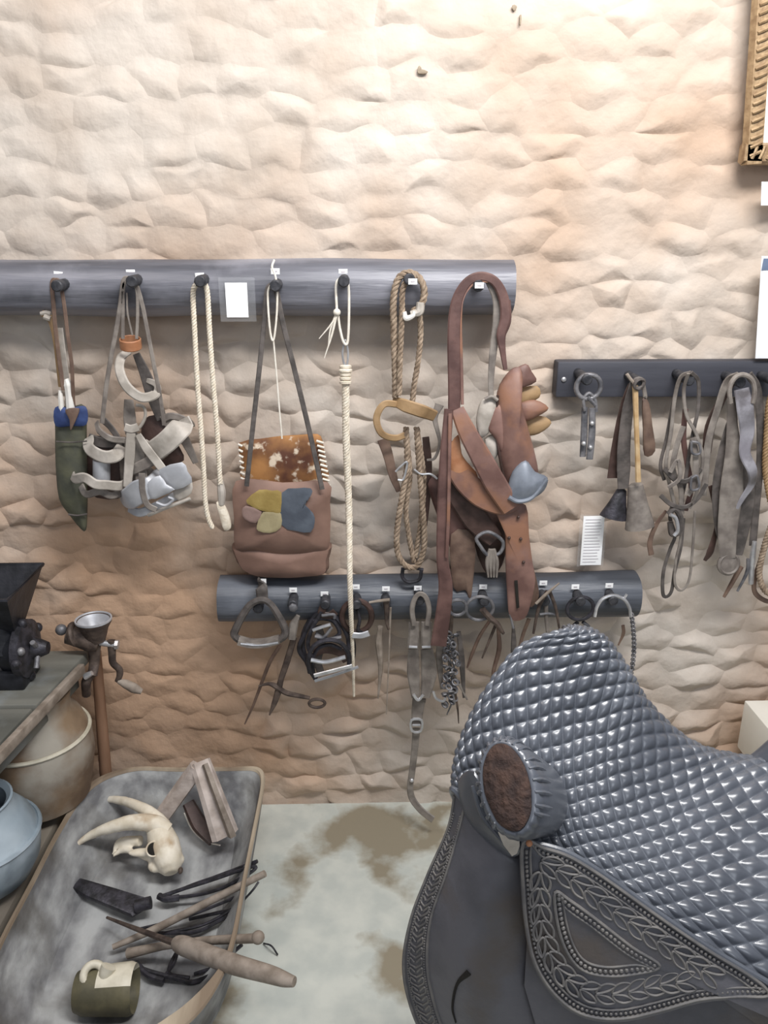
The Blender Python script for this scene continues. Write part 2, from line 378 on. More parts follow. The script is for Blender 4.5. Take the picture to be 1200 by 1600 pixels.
def build_stones():
    rr = random.Random(11); AX = .62; seeds = []; z = -.03; row = 0
    while z < 2.75:
        hh = rr.uniform(.052, .078); x = -1.75 + rr.uniform(0, .1)
        while x < 1.75:
            wdt = rr.uniform(.075, .15); seeds.append(((x + wdt / 2) * AX + rr.uniform(-.006, .006), z + hh / 2 + rr.uniform(-.018, .018))); x += wdt
        z += hh; row += 1
    S = np.array(seeds); cells = []
    for i, (sx, sz) in enumerate(seeds):
        if abs(sx / AX) > 1.62 or sz > 2.62: continue
        d = (S[:, 0] - sx) ** 2 + (S[:, 1] - sz) ** 2; idx = np.argsort(d)[1:18]
        poly = [(sx - .2, sz - .2), (sx + .2, sz - .2), (sx + .2, sz + .2), (sx - .2, sz + .2)]
        for j in idx:
            mx_, mz_ = (sx + S[j, 0]) / 2, (sz + S[j, 1]) / 2; nx, nz = S[j, 0] - sx, S[j, 1] - sz; new = []
            for k in range(len(poly)):
                a, b = poly[k], poly[(k + 1) % len(poly)]
                da = (a[0] - mx_) * nx + (a[1] - mz_) * nz; db = (b[0] - mx_) * nx + (b[1] - mz_) * nz
                if da <= 0: new.append(a)
                if da * db < 0: t = da / (da - db); new.append((a[0] + (b[0] - a[0]) * t, a[1] + (b[1] - a[1]) * t))
            poly = new
            if len(poly) < 3: break
        if len(poly) >= 3: cells.append((i, sx / AX, sz, [(p[0] / AX, p[1]) for p in poly]))
    def warp(x, z):
        n1 = noise.noise_vector(Vector((x * 9, 3.1, z * 9))) * .020 + noise.noise_vector(Vector((x * 24, 9.1, z * 24))) * .009
        und = noise.noise(Vector((x * 2.2, 5, z * 2.2))) * .02 + noise.noise(Vector((x * 8, 1, z * 12))) * .012 + noise.noise(Vector((x * 20, 4, z * 26))) * .003
        return x + n1.x, z + n1.z, und
    out = []
    for i, sx, sz, poly in cells:
        bd = []
        for k in range(len(poly)):
            a, b = poly[k], poly[(k + 1) % len(poly)]
            if (a[0], a[1]) > (b[0], b[1]): aa, bb, rev = b, a, True
            else: aa, bb, rev = a, b, False
            n = max(1, int(math.hypot(bb[0] - aa[0], bb[1] - aa[1]) / .015 + .5))
            pts = [(aa[0] + (bb[0] - aa[0]) * t / n, aa[1] + (bb[1] - aa[1]) * t / n) for t in range(n + 1)]
            bd += (pts[::-1] if rev else pts)[:-1]
        cx = sum(p[0] for p in bd) / len(bd); cz = sum(p[1] for p in bd) / len(bd); N = len(bd)
        rr2 = random.Random(i * 31 + 5); h0 = rr2.choice((.004, .009, .013, .016, .02)) * rr2.uniform(.8, 1.1); tx, tz = rr2.uniform(-.05, .05), rr2.uniform(-.12, .0)
        h0 *= 1 - .62 * max(0, min(1, (-.18 - cx) / .2)) * max(0, min(1, (.85 - cz) / .2)); up_ = max(0, min(1, (cz - 1.05) / .45)); h0 *= 1 - .55 * up_; sh_ = .30 * (1 - up_) + .06
        V, Fc = [], []; lv = (1, .9, .77, .6, .4, .2)
        for s in lv:
            for p in bd:
                qx, qz = cx + (p[0] - cx) * s, cz + (p[1] - cz) * s; X, Z, un = warp(qx, qz)
                hh = h0 * ((1 - sh_) * (1 - s * s) ** 1.6 + sh_ * (1 - s ** 2.2)) + ((qx - cx) * tx + (qz - cz) * tz) * (1 - s * s) * 1.2
                V.append(Vector((X, .005 - un * .6 - hh, max(Z, -.02))))
        X, Z, un = warp(cx, cz); V.append(Vector((X, .005 - un * .6 - h0, Z)))
        for k in range(5):
            for j in range(N):
                l = (j + 1) % N; Fc.append((k * N + j, k * N + l, (k + 1) * N + l, (k + 1) * N + j))
        for j in range(N): Fc.append((5 * N + j, 5 * N + (j + 1) % N, 6 * N))
        area_ = abs(sum(bd[k][0] * bd[(k + 1) % N][1] - bd[(k + 1) % N][0] * bd[k][1] for k in range(N))) / 2
        vis = -.92 < cx < .98 and .04 < cz < 1.98 and not (cx < -.2 and cz < .2) and not (cx > .12 and cz < .38)
        out.append((area_ if vis else 0, V, Fc))
    out.sort(key=lambda t: -t[0])
    for a, V, Fc in out[:300]:
        mesh_obj('stone', (V, Fc), M_wall, wall, None, sharp=0)
    rest = join(*[(V, Fc) for a, V, Fc in out[300:]])
    o = mesh_obj('stone_relief', rest, M_wall, wall, None, sharp=0); o['kind'] = 'stuff'
build_stones()
for x, y, w, h in ((803, 12, 6, 5), (813, 30, 2, 10), (660, 112, 10, 4), (655, 108, 4, 5)):
    c_ = W(x, y, .012); s_ = mpp(c_); q = [c_ + Vector((math.cos(a) * w * s_ * R.uniform(.6, 1.1), 0, math.sin(a) * h * s_ * R.uniform(.6, 1.1))) for a in (0, .8, 1.6, 2.4, 3.2, 4.0, 4.8, 5.6)]
    mesh_obj('chip', plate(q, .006, .001, n=1), M_rim, wall)

# ================================================================== RAILS ON THE WALL
def log_rail(T, x0, x1, ytop, ybot, off, m):
    a = W(x0, (ytop + ybot) / 2, off); b = W(x1, (ytop + ybot) / 2, off)
    zt = W((x0 + x1) / 2, ytop, off).z; zb = W((x0 + x1) / 2, ybot, off).z; r = (zt - zb) / 2 * .97; zc = (zt + zb) / 2
    n = 60; path = [Vector((a.x + (b.x - a.x) * i / n, -off, zc)) for i in range(n + 1)]
    V, Fc = sweep(path, [r * (1 + .012 * math.sin(i * .35)) for i in range(n + 1)], 28)
    V = [v + noise.noise_vector(Vector((v.x * 3, v.y * 14, v.z * 14))) * .004 for v in V]
    o = T.part('log', (V, Fc), m, sharp=60); return r, zc
def peg_at(T, x, y, off0, off1, r=.0125, m=None, nm='peg'):
    a, b = W(x, y, off1), None; b = Vector((a.x, -off0, a.z + .004)); return T.part(nm, rod(b, a, (r * .85, r)), m or M_peg)
def tag_at(T, x, y, off, w=14, h=9, rot=.0):
    c = W(x, y, off); s = mpp(c); hw, hh = w * s / 2, h * s / 2
    t = Matrix.Rotation(rot, 3, 'Y'); pts = [c + t @ Vector((sx * hw, 0, sz * hh)) for sx, sz in ((-1, -1), (1, -1), (1, 1), (-1, 1))]
    o = T.part('number_tag', plate(pts, .0012, closed_cr=False), M_tag)
    pr = [c + t @ Vector((sx * hw * .45, -.001, sz * hh * .25)) for sx, sz in ((-1, -1), (1, -1), (1, 1), (-1, 1))]
    T.part('print', plate(pr, .0004, closed_cr=False), M_print, sub=o)
UO = .058
T = Thing('log_rail', 'long charred log rail with iron pegs across the upper wall', 'rail', W(400, 450, 0))
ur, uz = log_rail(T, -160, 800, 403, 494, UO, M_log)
UP_PEGS = [(88, 447), (205, 440), (312, 440), (430, 447), (537, 440), (640, 437), (748, 447)]
for x, y in UP_PEGS: peg_at(T, x, y, UO, .165)
for x, y, r_ in ((91, 429, .1), (204, 426, 0), (312, 431, -.05), (430, 424, 0), (536, 425, 0)): tag_at(T, x, y, UO + ur + .003 - (.012 if y < 430 else .006), rot=r_)
for x, y in ((645, 440), (749, 446)): tag_at(T, x, y, .172)
LO = .062
T = Thing('log_rail', 'shorter dark log rail hung with stirrups and bits, behind the saddle', 'rail', W(660, 930, 0))
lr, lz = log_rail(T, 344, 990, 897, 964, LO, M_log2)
LOW_PEGS = [(403, 952), (457, 946), (508, 946), (557, 946), (603, 946), (656, 939), (757, 941), (852, 941), (908, 941), (959, 940)]
for x, y in LOW_PEGS: peg_at(T, x, y, LO, .155, .0125)
for x, y in ((410, 908), (458, 922), (507, 928), (556, 917), (603, 920), (653, 919), (755, 917), (849, 911), (899, 917), (952, 915)):
    tag_at(T, x, y, LO + lr + .004 - (.012 if y < 912 else .004), 12, 8)
T = Thing('peg_board', 'flat dark wooden peg board at the right of the wall', 'rail', W(1050, 592, 0))
a, b = W(868, 592, .03), W(1330, 592, .03); zt, zb = W(1000, 564, .04).z, W(1000, 620, .04).z
T.part('board', shake(boxg((a.x, -.045, zb), (b.x, .0, zt), .004), .002, 6), M_board)
for x, y in ((918, 594), (1000, 598), (1078, 595), (1158, 598), (1216, 598)): peg_at(T, x, y, .04, .13, .0125)
T.part('screw', ball(W(881, 593, .047), (.006, .003, .006)), M_steel)

# ================================================================== CARDS, POSTERS, PICTURE
def card(lbl, x0, y0, x1, y1, off, tilt, lines, pad):
    c = W((x0 + x1) / 2, (y0 + y1) / 2, off); T = Thing('information_card', lbl, 'card', c); s = mpp(c); w, h = (x1 - x0) * s / 2, (y1 - y0) * s / 2 * 1.05
    M = Matrix.Rotation(tilt, 3, 'Y')
    def rect(l, r, b, t, dy): return [c + M @ Vector(p) for p in ((l, dy, b), (r, dy, b), (r, dy, t), (l, dy, t))]
    T.part('paper', plate(rect(-w, w, -h, h, 0), .001, closed_cr=False), M_tag)
    T.part('plastic_sleeve', plate(rect(-w * pad[0], w * pad[1], -h * pad[2], h * pad[3], .002), .0008, closed_cr=False), M_clear)
    if lines:
        g = []
        for i in range(lines):
            z = h * (.86 - 1.72 * i / (lines - 1)); l = R.uniform(.45, .8); g.append(plate(rect(-w * .8, w * l, z - h * .012, z + h * .012, -.0012), .0003, closed_cr=False))
        T.part('print', join(*g), M_print)
card('blank white card in a clear sleeve stuck on the upper log', 353, 444, 387, 494, UO + ur + .008, 0, 0, (1.6, 1.7, 1.25, 1.3))
card('tall white card with lines of print on the wall under the bells', 909, 806, 942, 884, .05, -.01, 15, (1.3, 1.25, 1.06, 1.05))

T = Thing('picture_frame', 'gilt picture frame with carved border at the upper right corner', 'picture', W(1175, 240, .03))
fo = .05
oA, oB, oC, oD = W(1176, -20, fo), W(1158, 257, fo), W(1420, 262, fo), W(1438, -20, fo)
inn = .045
def bar(a, b): return strap([a, b], .045, .03, n=10)
ex = (oC - oB).normalized(); ez = (oA - oB).normalized()
top = oB + ez * .75; topr = oC + ez * .75
T.part('frame_side', bar(oB + ex * .022, top + ex * .022), M_gilt)
T.part('frame_side', bar(oC - ex * .022, topr - ex * .022), M_gilt)
T.part('frame_rail', bar(oB + ez * .022, oC + ez * .022), M_gilt)
T.part('frame_rail', bar(top + ez * .0, topr + ez * .0), M_gilt)
g = []
for i in range(44):
    p = oB + ez * (.02 + i * .0165) + ex * .022; g.append(tube([p + Vector((0, -.016, 0)) - ex * .012 - ez * .005, p + Vector((0, -.018, 0)), p + Vector((0, -.016, 0)) + ex * .012 + ez * .005], .0035, 2, 5))
for i in range(22):
    p = oB + ex * (.02 + i * .0165) + ez * .022; g.append(tube([p + Vector((0, -.016, 0)) - ez * .012 - ex * .005, p + Vector((0, -.018, 0)), p + Vector((0, -.016, 0)) + ez * .012 + ex * .005], .0035, 2, 5))
T.part('carving', join(*g), M_gilt)
T.part('mat_board', plate([oB, oC, topr, top], .004, closed_cr=False), M_mat)
pc = [oB + ex * .075 + ez * .10, oC - ex * .07 + ez * .09, topr - ex * .07 - ez * .08, top + ex * .055 - ez * .40, oB + ex * .05 + ez * .2]
T.part('print', plate([p + Vector((0, -.004, 0)) for p in pc], .001, closed_cr=False), M_picblue)
def poster(lbl, pts, off):
    c = W(*pts[0], off); T = Thing('poster', lbl, 'poster', c); q = [W(x, y, off) for x, y in pts]
    T.part('sheet', plate(q, .004, closed_cr=False), M_poster); return T, q
poster('small white sheet on the wall just below the gilt frame', [(1190, 284), (1330, 284), (1330, 322), (1189, 321)], .05)
T, q = poster('large white poster on the wall above the right peg board', [(1190, 400), (1330, 400), (1330, 560), (1180, 560)], .055)
T.part('header', plate([q[0] + Vector((.004, -.003, -.005)), q[1] + Vector((0, -.003, -.005)), q[1] + Vector((0, -.003, -.03)), q[0] + Vector((.003, -.003, -.03))], .001, closed_cr=False), M_picblue)

# ================================================================== HANGING THINGS, UPPER LOG
def sc(k, p3): return CROP[k][2] * mpp(p3)
def st(k, pts, w, off, t=.003, **kw):
    p = Q(k, pts, off); s = sc(k, p[0]); return strap(p, [x * s for x in w] if isinstance(w, (list, tuple)) else w * s, t, **kw)
def tb(k, pts, r, off, **kw):
    p = Q(k, pts, off); s = sc(k, p[0]); return tube(p, [x * s for x in r] if isinstance(r, (list, tuple)) else r * s, **kw)
def rp(k, pts, r, off, **kw):
    p = Q(k, pts, off); s = sc(k, p[0]); return rope(p, [x * s for x in r] if isinstance(r, (list, tuple)) else r * s, **kw)
def pl(k, pts, off, t=.004, bulge=0.0, n=3, c=True): return plate(Q(k, pts, off), t, bulge, n=n, closed_cr=c)
def cf(k, cx, cy, r, w, off, axis, **kw):            # cuff at a crop position, sizes in crop pixels
    p = Q(k, [(cx, cy)], off)[0]; s = sc(k, p); return band(p, axis, r * s, w * s, **kw)

# --- knife sheath
T = Thing('knife_sheath', 'olive leather sheath with two white knife handles at the far left', 'sheath', W(110, 640, .1))
T.part('hanging_strap', join(st('a', [(318, 215, .0), (290, 200, 0), (283, 240), (290, 330), (302, 470), (328, 680), (345, 800)], 24, .12), ), M_brown)
T.part('hanging_strap', st('a', [(300, 198, .005), (325, 215), (348, 330), (368, 500), (390, 660), (395, 770), (400, 900, -.01)], 22, .125), M_brown)
T.part('rolled_cord', tb('a', [(228, 380), (262, 400), (285, 440), (305, 540), (318, 660), (330, 780)], [18, 22, 18, 16, 15, 14], .10), M_tan)
T.part('cord_knot', join(tb('a', [(222, 384), (250, 378), (275, 384)], 12, .105), tb('a', [(240, 400), (275, 412)], 15, .108)), M_pale)
T.part('back_strap', st('a', [(325, 460), (345, 620), (365, 760), (372, 900)], 34, .095), M_pale)
def knife(pts, r): return tb('a', pts, r, .115)
T.part('knife_handle', join(knife([(360, 738), (373, 770), (380, 830), (388, 930)], [14, 27, 24, 26])), M_bonehandle)
T.part('knife_handle', knife([(326, 800), (330, 840), (336, 930)], [9, 14, 15]), M_bonehandle)
sh = T.part('sheath', pl('a', [(306, 890), (380, 893), (462, 888), (470, 1080), (474, 1300), (474, 1460), (467, 1560), (435, 1545), (375, 1470), (322, 1385), (304, 1200), (302, 1030)], .095, .012, .014), M_sheath)
T.part('throat_band', pl('a', [(300, 893), (380, 896), (466, 889), (470, 985), (385, 994), (302, 992)], .1165, .003, .005, n=4), M_blue, sub=sh)
T.part('tab', pl('a', [(355, 905), (430, 898), (418, 950), (400, 990), (383, 1018), (378, 960)], .129, .003, .002), M_brown, sub=sh)
T.part('seam', join(tb('a', [(304, 1078), (385, 1082), (472, 1076)], 4, .122), tb('a', [(372, 1474), (420, 1480), (474, 1472)], 5, .112)), M_dgrey, sub=sh)

# --- hobbles
T = Thing('hobble_bundle', 'bundle of pale rawhide hobbles and cuffs on grey straps, beside the sheath', 'hobbles', W(205, 600, .1))
for pts, w in (([(700, 190), (672, 205), (655, 330), (630, 480), (600, 640), (575, 800), (555, 980)], 26), ([(690, 190), (735, 215), (772, 330), (802, 480), (840, 680), (868, 820), (892, 990)], 24),
               ([(700, 205), (672, 230), (668, 380), (668, 520)], 20), ([(705, 205), (742, 250), (748, 380), (742, 520)], 18), ([(690, 270), (694, 380), (720, 500)], 10)):
    T.part('strap', st('a', pts, w, .135), M_greyl)
T.part('strap', st('a', [(740, 600), (785, 700), (830, 820), (880, 960)], [40, 60, 80, 60], .10), M_dgrey)
T.part('small_cuff', cf('a', 710, 545, 54, 58, .13, (.05, -.25, 1)), M_orange)
T.part('wide_cuff', st('a', [(705, 590, -.02), (660, 620, 0), (650, 690, .02), (690, 780, .03), (770, 838, .03), (845, 820, .01), (850, 770, -.02), (800, 745, -.03)], [30, 48, 52, 55, 55, 50, 40, 30], .13, t=.005, n=8), M_pale)
T.part('wide_strap', st('a', [(700, 850), (705, 950), (712, 1040)], [50, 70, 62], .125), M_greyl)
T.part('loop', tb('a', [(740, 880), (780, 890), (790, 940), (760, 1000), (715, 1020)], 9, .135), M_pale)
T.part('keeper', st('a', [(678, 1000), (712, 1010), (752, 1000)], 46, .142), M_pale)
T.part('strap', st('a', [(712, 1030), (705, 1150), (692, 1325)], [50, 56, 46], .14), M_pale)
T.part('strap', st('a', [(735, 1035), (755, 1150), (770, 1290)], [40, 60, 70], .125), M_greyl)
T.part('strap', st('a', [(750, 1040), (800, 1120), (870, 1210), (950, 1320)], [36, 52, 50, 40], .145), M_pale)
T.part('wide_cuff', st('a', [(790, 1120, -.03), (815, 1140, 0), (900, 1085, .02), (975, 1010, .015), (1005, 975, -.03)], 115, .13, t=.005), M_pale)
T.part('strap', st('a', [(900, 960), (990, 1050), (1030, 1120), (1065, 1195)], [60, 60, 46, 34], .10), M_greyl)
T.part('lining', pl('a', [(780, 960), (890, 940), (960, 1080), (1000, 1180), (880, 1210), (780, 1080)], .085, .004, .01), M_darkl)
T.part('cuff', st('a', [(525, 975, -.02), (540, 1020, .01), (600, 1062, .02), (680, 1072, 0)], 36, .135, t=.004), M_greyl)
T.part('cuff', st('a', [(478, 1060, -.03), (490, 1120, .0), (560, 1160, .02), (625, 1155, .02), (668, 1110, -.02)], 72, .13, t=.005), M_pale)
T.part('cuff_back', st('a', [(478, 1060, -.03), (560, 1085, -.04), (668, 1080, -.03)], 60, .125, t=.004), M_dgrey)
T.part('post', tb('a', [(552, 1180), (552, 1310)], 46, .125, sides=14), M_hobm)
T.part('cuff', st('a', [(392, 1250, -.03), (405, 1280, 0), (460, 1275, .02), (520, 1310, .025), (580, 1315, .02), (650, 1320, .01), (690, 1300, -.02)], 56, .13, t=.005, n=8), M_pale)
T.part('cuff', st('a', [(440, 1320, -.01), (470, 1365, .01), (540, 1350, .015), (600, 1372, .015), (655, 1360, 0)], 42, .12, t=.005), M_greyl)
T.part('lining', pl('a', [(470, 1060), (660, 1080), (690, 1300), (640, 1390), (480, 1360), (450, 1200)], .075, .004, .01), M_darkl)
T.part('cuff', st('a', [(655, 1375, -.03), (690, 1395, .01), (760, 1350, .025), (830, 1315, .02), (880, 1240, -.02)], [60, 115, 130, 110, 70], .13, t=.005), M_hobm)
T.part('tab', pl('a', [(865, 1230), (990, 1190), (1020, 1240), (1045, 1300), (940, 1345), (890, 1290)], .15, .003, .004, n=2), M_hobm)
T.part('tab', pl('a', [(805, 1300), (868, 1262), (905, 1310), (950, 1340), (880, 1375), (820, 1390)], .16, .003, .004, n=2), M_hobm)
T.part('strap', st('a', [(770, 1250), (775, 1340), (800, 1420), (850, 1450)], 36, .158), M_greyl)
T.part('ring', tb('a', [(850, 1410), (900, 1425), (940, 1395), (915, 1380)], 8, .155), M_hobm)
T.part('bar', tb('a', [(805, 1480), (900, 1440), (1035, 1388)], 10, .14), M_pale)
T.part('lining', pl('a', [(640, 1080), (700, 1060), (780, 1180), (860, 1260), (840, 1330), (680, 1350), (650, 1200)], .088, .004, .01), M_greyl)
T.part('cuff', st('a', [(660, 1210, -.03), (690, 1240, .0), (760, 1215, .015), (840, 1170, .01), (900, 1130, -.02)], 60, .12, t=.005), M_greyl)
T.part('strap', st('a', [(880, 960), (930, 940), (1000, 960), (1020, 1010)], 40, .105, t=.004), M_greyl)
T.part('strap', st('a', [(560, 960), (600, 1000), (640, 1060), (660, 1150)], [40, 34, 34, 30], .11), M_dgrey)
T.part('tab', pl('a', [(940, 1350), (1010, 1320), (1045, 1300), (1040, 1360), (970, 1400)], .135, .003, .003, n=2), M_pale)
T.part('cuff', st('a', [(700, 1440, -.01), (760, 1465, .01), (850, 1430, 0), (960, 1370, -.02)], 50, .12, t=.004), M_hobm)

# --- cotton rope
T = Thing('cotton_rope', 'white cotton rope doubled over a peg, left of the satchel', 'rope', W(320, 620, .1))
T.part('rope', rp('b', [(155, 1318), (135, 1275), (120, 1190), (113, 1050), (100, 850), (84, 650), (71, 400), (64, 240), (75, 195, .005), (100, 182, .005), (128, 215), (140, 400), (155, 620), (175, 860), (186, 1050), (190, 1115)], 11.5, .13, pitch=.02), M_rope)
T.part('end_wrap', tb('b', [(188, 1090), (196, 1150), (196, 1210)], [13, 20, 15], .125), M_pale)
T.part('end_tag', pl('b', [(172, 1200), (205, 1205), (232, 1260), (240, 1318), (208, 1328), (190, 1270)], .125, .006, .004), M_rope)

# --- satchel
T = Thing('satchel', 'brown leather satchel with spotted hide top and coloured patches', 'bag', W(440, 790, .1))
T.part('shoulder_strap', st('b', [(428, 190), (408, 220), (395, 350), (368, 610), (340, 860), (312, 1125)], 24, .14), M_dgrey)
T.part('shoulder_strap', st('b', [(428, 192), (450, 225), (480, 370), (535, 590), (605, 880), (662, 1140)], 25, .14), M_dgrey)
T.part('hide_panel', pl('b', [(275, 925), (380, 905), (480, 892), (570, 887), (640, 884), (664, 915), (676, 1010), (685, 1120), (490, 1150), (296, 1120), (290, 1010)], .085, .008, .012, n=2), M_hide)
T.part('whip_stitch', join(*[tb('b', [(645 + i * 3.6 - 10, 915 + i * 22), (668 + i * 3.4, 925 + i * 22)], 6, .096 + .004, n=2, sides=6) for i in range(10)] + [tb('b', [(272 + i * 2, 930 + i * 26), (292 + i * 2, 940 + i * 26)], 6, .1, n=2, sides=6) for i in range(7)]), M_string)
T.part('body', shake(plate(Q('b', [(262, 1380), (480, 1390), (692, 1380), (694, 1450), (680, 1515), (560, 1530), (400, 1532), (300, 1500), (262, 1450)], .085), .05, .02), .003, 20), M_bag)
fp = T.part('front_flap', shake(plate(Q('b', [(262, 1102), (480, 1106), (688, 1108), (700, 1200), (702, 1310), (692, 1405), (640, 1428), (560, 1440), (450, 1440), (350, 1425), (260, 1412), (256, 1260)], .115), .008, .028), .003, 14), M_bag)
for nm, m, o_ in (('patch', M_ay, [(310, 1190), (370, 1142), (430, 1146), (472, 1152), (474, 1245), (430, 1248), (370, 1235), (330, 1215)]), ('patch', M_al, [(388, 1245), (474, 1250), (470, 1318), (420, 1342), (366, 1332), (360, 1305)]),
                  ('patch', M_ag, [(308, 1215), (382, 1244), (356, 1295), (305, 1280), (290, 1245)]), ('patch', M_ab, [(476, 1155), (540, 1135), (610, 1135), (612, 1165), (582, 1190), (586, 1215), (620, 1250), (628, 1290), (608, 1338), (540, 1332), (472, 1302)])):
    V = Q('b', o_, .1475); T.part(nm, plate(V, .003, 0, n=2), m, sub=fp)
T.part('string', tb('b', [(440, 78, -.02), (430, 110, -.01), (445, 150), (454, 230), (450, 350), (436, 450), (420, 400), (410, 240), (425, 190)], 5, .15), M_string)
T.part('string', tb('b', [(436, 445), (450, 600), (463, 760), (476, 905)], 4, .13), M_string)

# --- riding whip
T = Thing('braided_whip', 'long pale braided whip hanging from a cord loop, right of the satchel', 'whip', W(545, 760, .1))
T.part('cord_loop', tb('b', [(730, 320), (727, 190), (755, 165), (782, 190), (786, 320), (780, 455), (762, 460), (745, 400), (735, 330)], 6, .145), M_string)
T.part('frayed_knot', join(ball(Q('b', [(730, 320)], .15)[0], .008), tb('b', [(735, 330), (700, 380), (648, 442)], [6, 4, 2], .15), tb('b', [(728, 335), (705, 430), (672, 532)], [6, 5, 2], .15), tb('b', [(725, 330), (700, 400), (690, 470)], [5, 4, 2], .148)), M_string)
T.part('ring', tb('b', [(766, 455), (756, 510), (764, 560), (776, 565), (782, 510), (772, 455)], 5, .14, closed=True), M_steel)
T.part('knot', join(*[ring(Q('b', [(770, 572 + 18 * i)], .135)[0], (0, .1, 1), .0095 + (.002 if i == 1 else 0), .0045, 14, 6) for i in range(5)]), M_rope)
T.part('braid', rope([W(540, 590, .135), W(541, 690, .125), W(545, 790, .12), W(547, 920, .16), W(551, 1020, .13), W(553, 1088, .11)], [.0085, .0085, .008, .0065, .005, .003], 4, .028), M_rope)

# --- hemp rope halter
T = Thing('hemp_halter', 'twisted brown hemp rope halter with a tan leather noseband', 'halter', W(640, 700, .1))
T.part('rope', rp('c', [(160, 610), (158, 480), (152, 300), (152, 180), (172, 100), (215, 72), (262, 95), (284, 150), (270, 215), (235, 240)], 15, .14), M_hemp)
T.part('rope', rp('c', [(175, 600), (180, 420), (188, 250), (190, 150), (212, 105), (240, 100)], 13, .15), M_hemp)
T.part('rope', rp('c', [(262, 235), (268, 330), (258, 450), (240, 560), (232, 640)], 13, .13), M_hemp)
T.part('rawhide_wrap', tb('c', [(268, 200), (262, 240), (225, 250)], [17, 20, 12], .15), M_pale)
T.part('toggle', tb('c', [(198, 240), (205, 268), (235, 258), (240, 238)], [9, 13, 10, 7], .155), M_bonehandle)
T.part('noseband', st('c', [(150, 625, -.02), (200, 645, .01), (270, 668, .02), (330, 690, -.01)], [40, 56, 58, 50], .15, t=.005), M_tan)
T.part('loop_strap', st('c', [(170, 640, 0), (110, 640, .02), (78, 700, .02), (100, 765, .02), (160, 785, .0), (215, 765, -.01)], 30, .14, t=.004), M_tan)
T.part('rope', rp('c', [(205, 740), (210, 900), (186, 1050), (166, 1190), (172, 1290), (212, 1340), (258, 1330), (284, 1240), (276, 1080), (262, 900), (252, 740)], 14, .13), M_hemp)
T.part('rope', rp('c', [(210, 800), (222, 950), (205, 1090), (218, 1210), (240, 1320)], 12, .115), M_hemp)
T.part('rope', rp('c', [(258, 780), (282, 960), (268, 1150), (245, 1300)], 12, .115), M_hemp)
T.part('wire_hook', tb('c', [(240, 920), (270, 940), (310, 940), (340, 960)], 5, .135), M_steel)
T.part('wire_hook', tb('c', [(160, 930), (185, 905), (210, 890), (195, 960), (170, 965)], 5, .14), M_steel)
T.part('tail_strap', st('c', [(105, 790), (128, 860), (150, 950), (175, 1015)], [50, 44, 36, 24], .11), M_brown)
T.part('tail_strap', st('c', [(290, 780), (300, 900), (295, 1050), (285, 1180)], [30, 36, 30, 20], .085), M_darkl)
T.part('hasp', join(tb('c', [(192, 1345), (190, 1385), (215, 1405), (262, 1395), (272, 1350)], 8, .12), tb('c', [(185, 1350), (225, 1345), (280, 1352)], 7, .12)), M_biron)

# --- leather harness and holster bundle
T = Thing('leather_harness', 'reddish leather harness straps with a holster, big bundle on the last upper peg', 'harness', W(750, 700, .1))
T.part('belt_loop', st('c', [(412, 690), (414, 560), (412, 400), (416, 260), (432, 175), (474, 110), (530, 88), (588, 110), (624, 175), (634, 260), (616, 340), (622, 410), (634, 490)], [52, 55, 56, 54, 46, 40, 38, 38, 42, 44, 40, 26, 18], .16, t=.005, n=8), M_plum)
T.part('belt_lining', st('c', [(448, 640), (444, 450), (440, 260), (455, 170), (505, 112), (560, 108)], 14, .158, t=.006), M_tack)
T.part('inner_strap', st('c', [(560, 105), (596, 190), (594, 300), (580, 420), (572, 520), (572, 610)], [30, 36, 34, 34, 28, 24], .15), M_greyl)
T.part('strap_end', st('c', [(648, 190), (650, 280), (625, 345)], 18, .14), M_plum)
T.part('holster', plate(Q('c', [(598, 590), (640, 510), (680, 480), (705, 500), (700, 620), (730, 740), (762, 860), (770, 950), (700, 1000), (640, 1010), (610, 900), (590, 760)], .135), .02, .03), M_tack)
T.part('holster_seam', tb('c', [(600, 600), (598, 760), (616, 900), (642, 1010)], 6, .15), M_darkl)
T.part('metal_mouth', join(pl('c', [(640, 1020), (665, 930), (720, 880), (762, 930), (815, 955), (800, 1010), (750, 1045), (690, 1062), (650, 1050)], .165, .012, .016), tb('c', [(648, 1040), (690, 1058), (750, 1040), (812, 962)], 10, .178)), M_slate)
T.part('side_flap', pl('c', [(650, 510), (720, 465), (748, 500), (766, 542), (690, 572), (660, 560)], .12, .005, .008), M_tack)
T.part('side_flap', pl('c', [(680, 580), (770, 560), (780, 610), (700, 640)], .105, .005, .006), M_tan)
T.part('side_flap', pl('c', [(690, 640), (760, 620), (820, 655), (775, 690), (720, 712), (690, 690)], .12, .005, .01), M_tack)
T.part('side_flap', pl('c', [(700, 700), (790, 690), (832, 720), (780, 765), (720, 770)], .10, .005, .008), M_tan)
T.part('pouch', pl('c', [(545, 612), (590, 605), (604, 650), (575, 740), (528, 785), (508, 720), (518, 650)], .14, .012, .010), M_pale)
T.part('pouch', pl('c', [(545, 790), (590, 770), (606, 830), (585, 880), (560, 860)], .135, .01, .008), M_pale)
T.part('pouch_clip', tb('c', [(545, 618), (575, 606), (600, 622)], 8, .155), M_greyl)
T.part('pouch_flap', pl('c', [(600, 640), (640, 690), (655, 800), (620, 850), (592, 790), (560, 740)], .15, .005, .008), M_tack)
T.part('cross_belt', st('c', [(425, 660, .0), (470, 760, .01), (530, 870, .01), (590, 980, .01), (660, 1090, 0)], [60, 80, 92, 100, 90], .17, t=.006), M_tack)
T.part('lower_loop', st('c', [(395, 800, -.02), (412, 880, 0), (450, 960, .01), (530, 1030, .015), (620, 1065, .01), (700, 1050, 0)], [60, 84, 96, 112, 110, 90], .15, t=.006, n=8), M_tack)
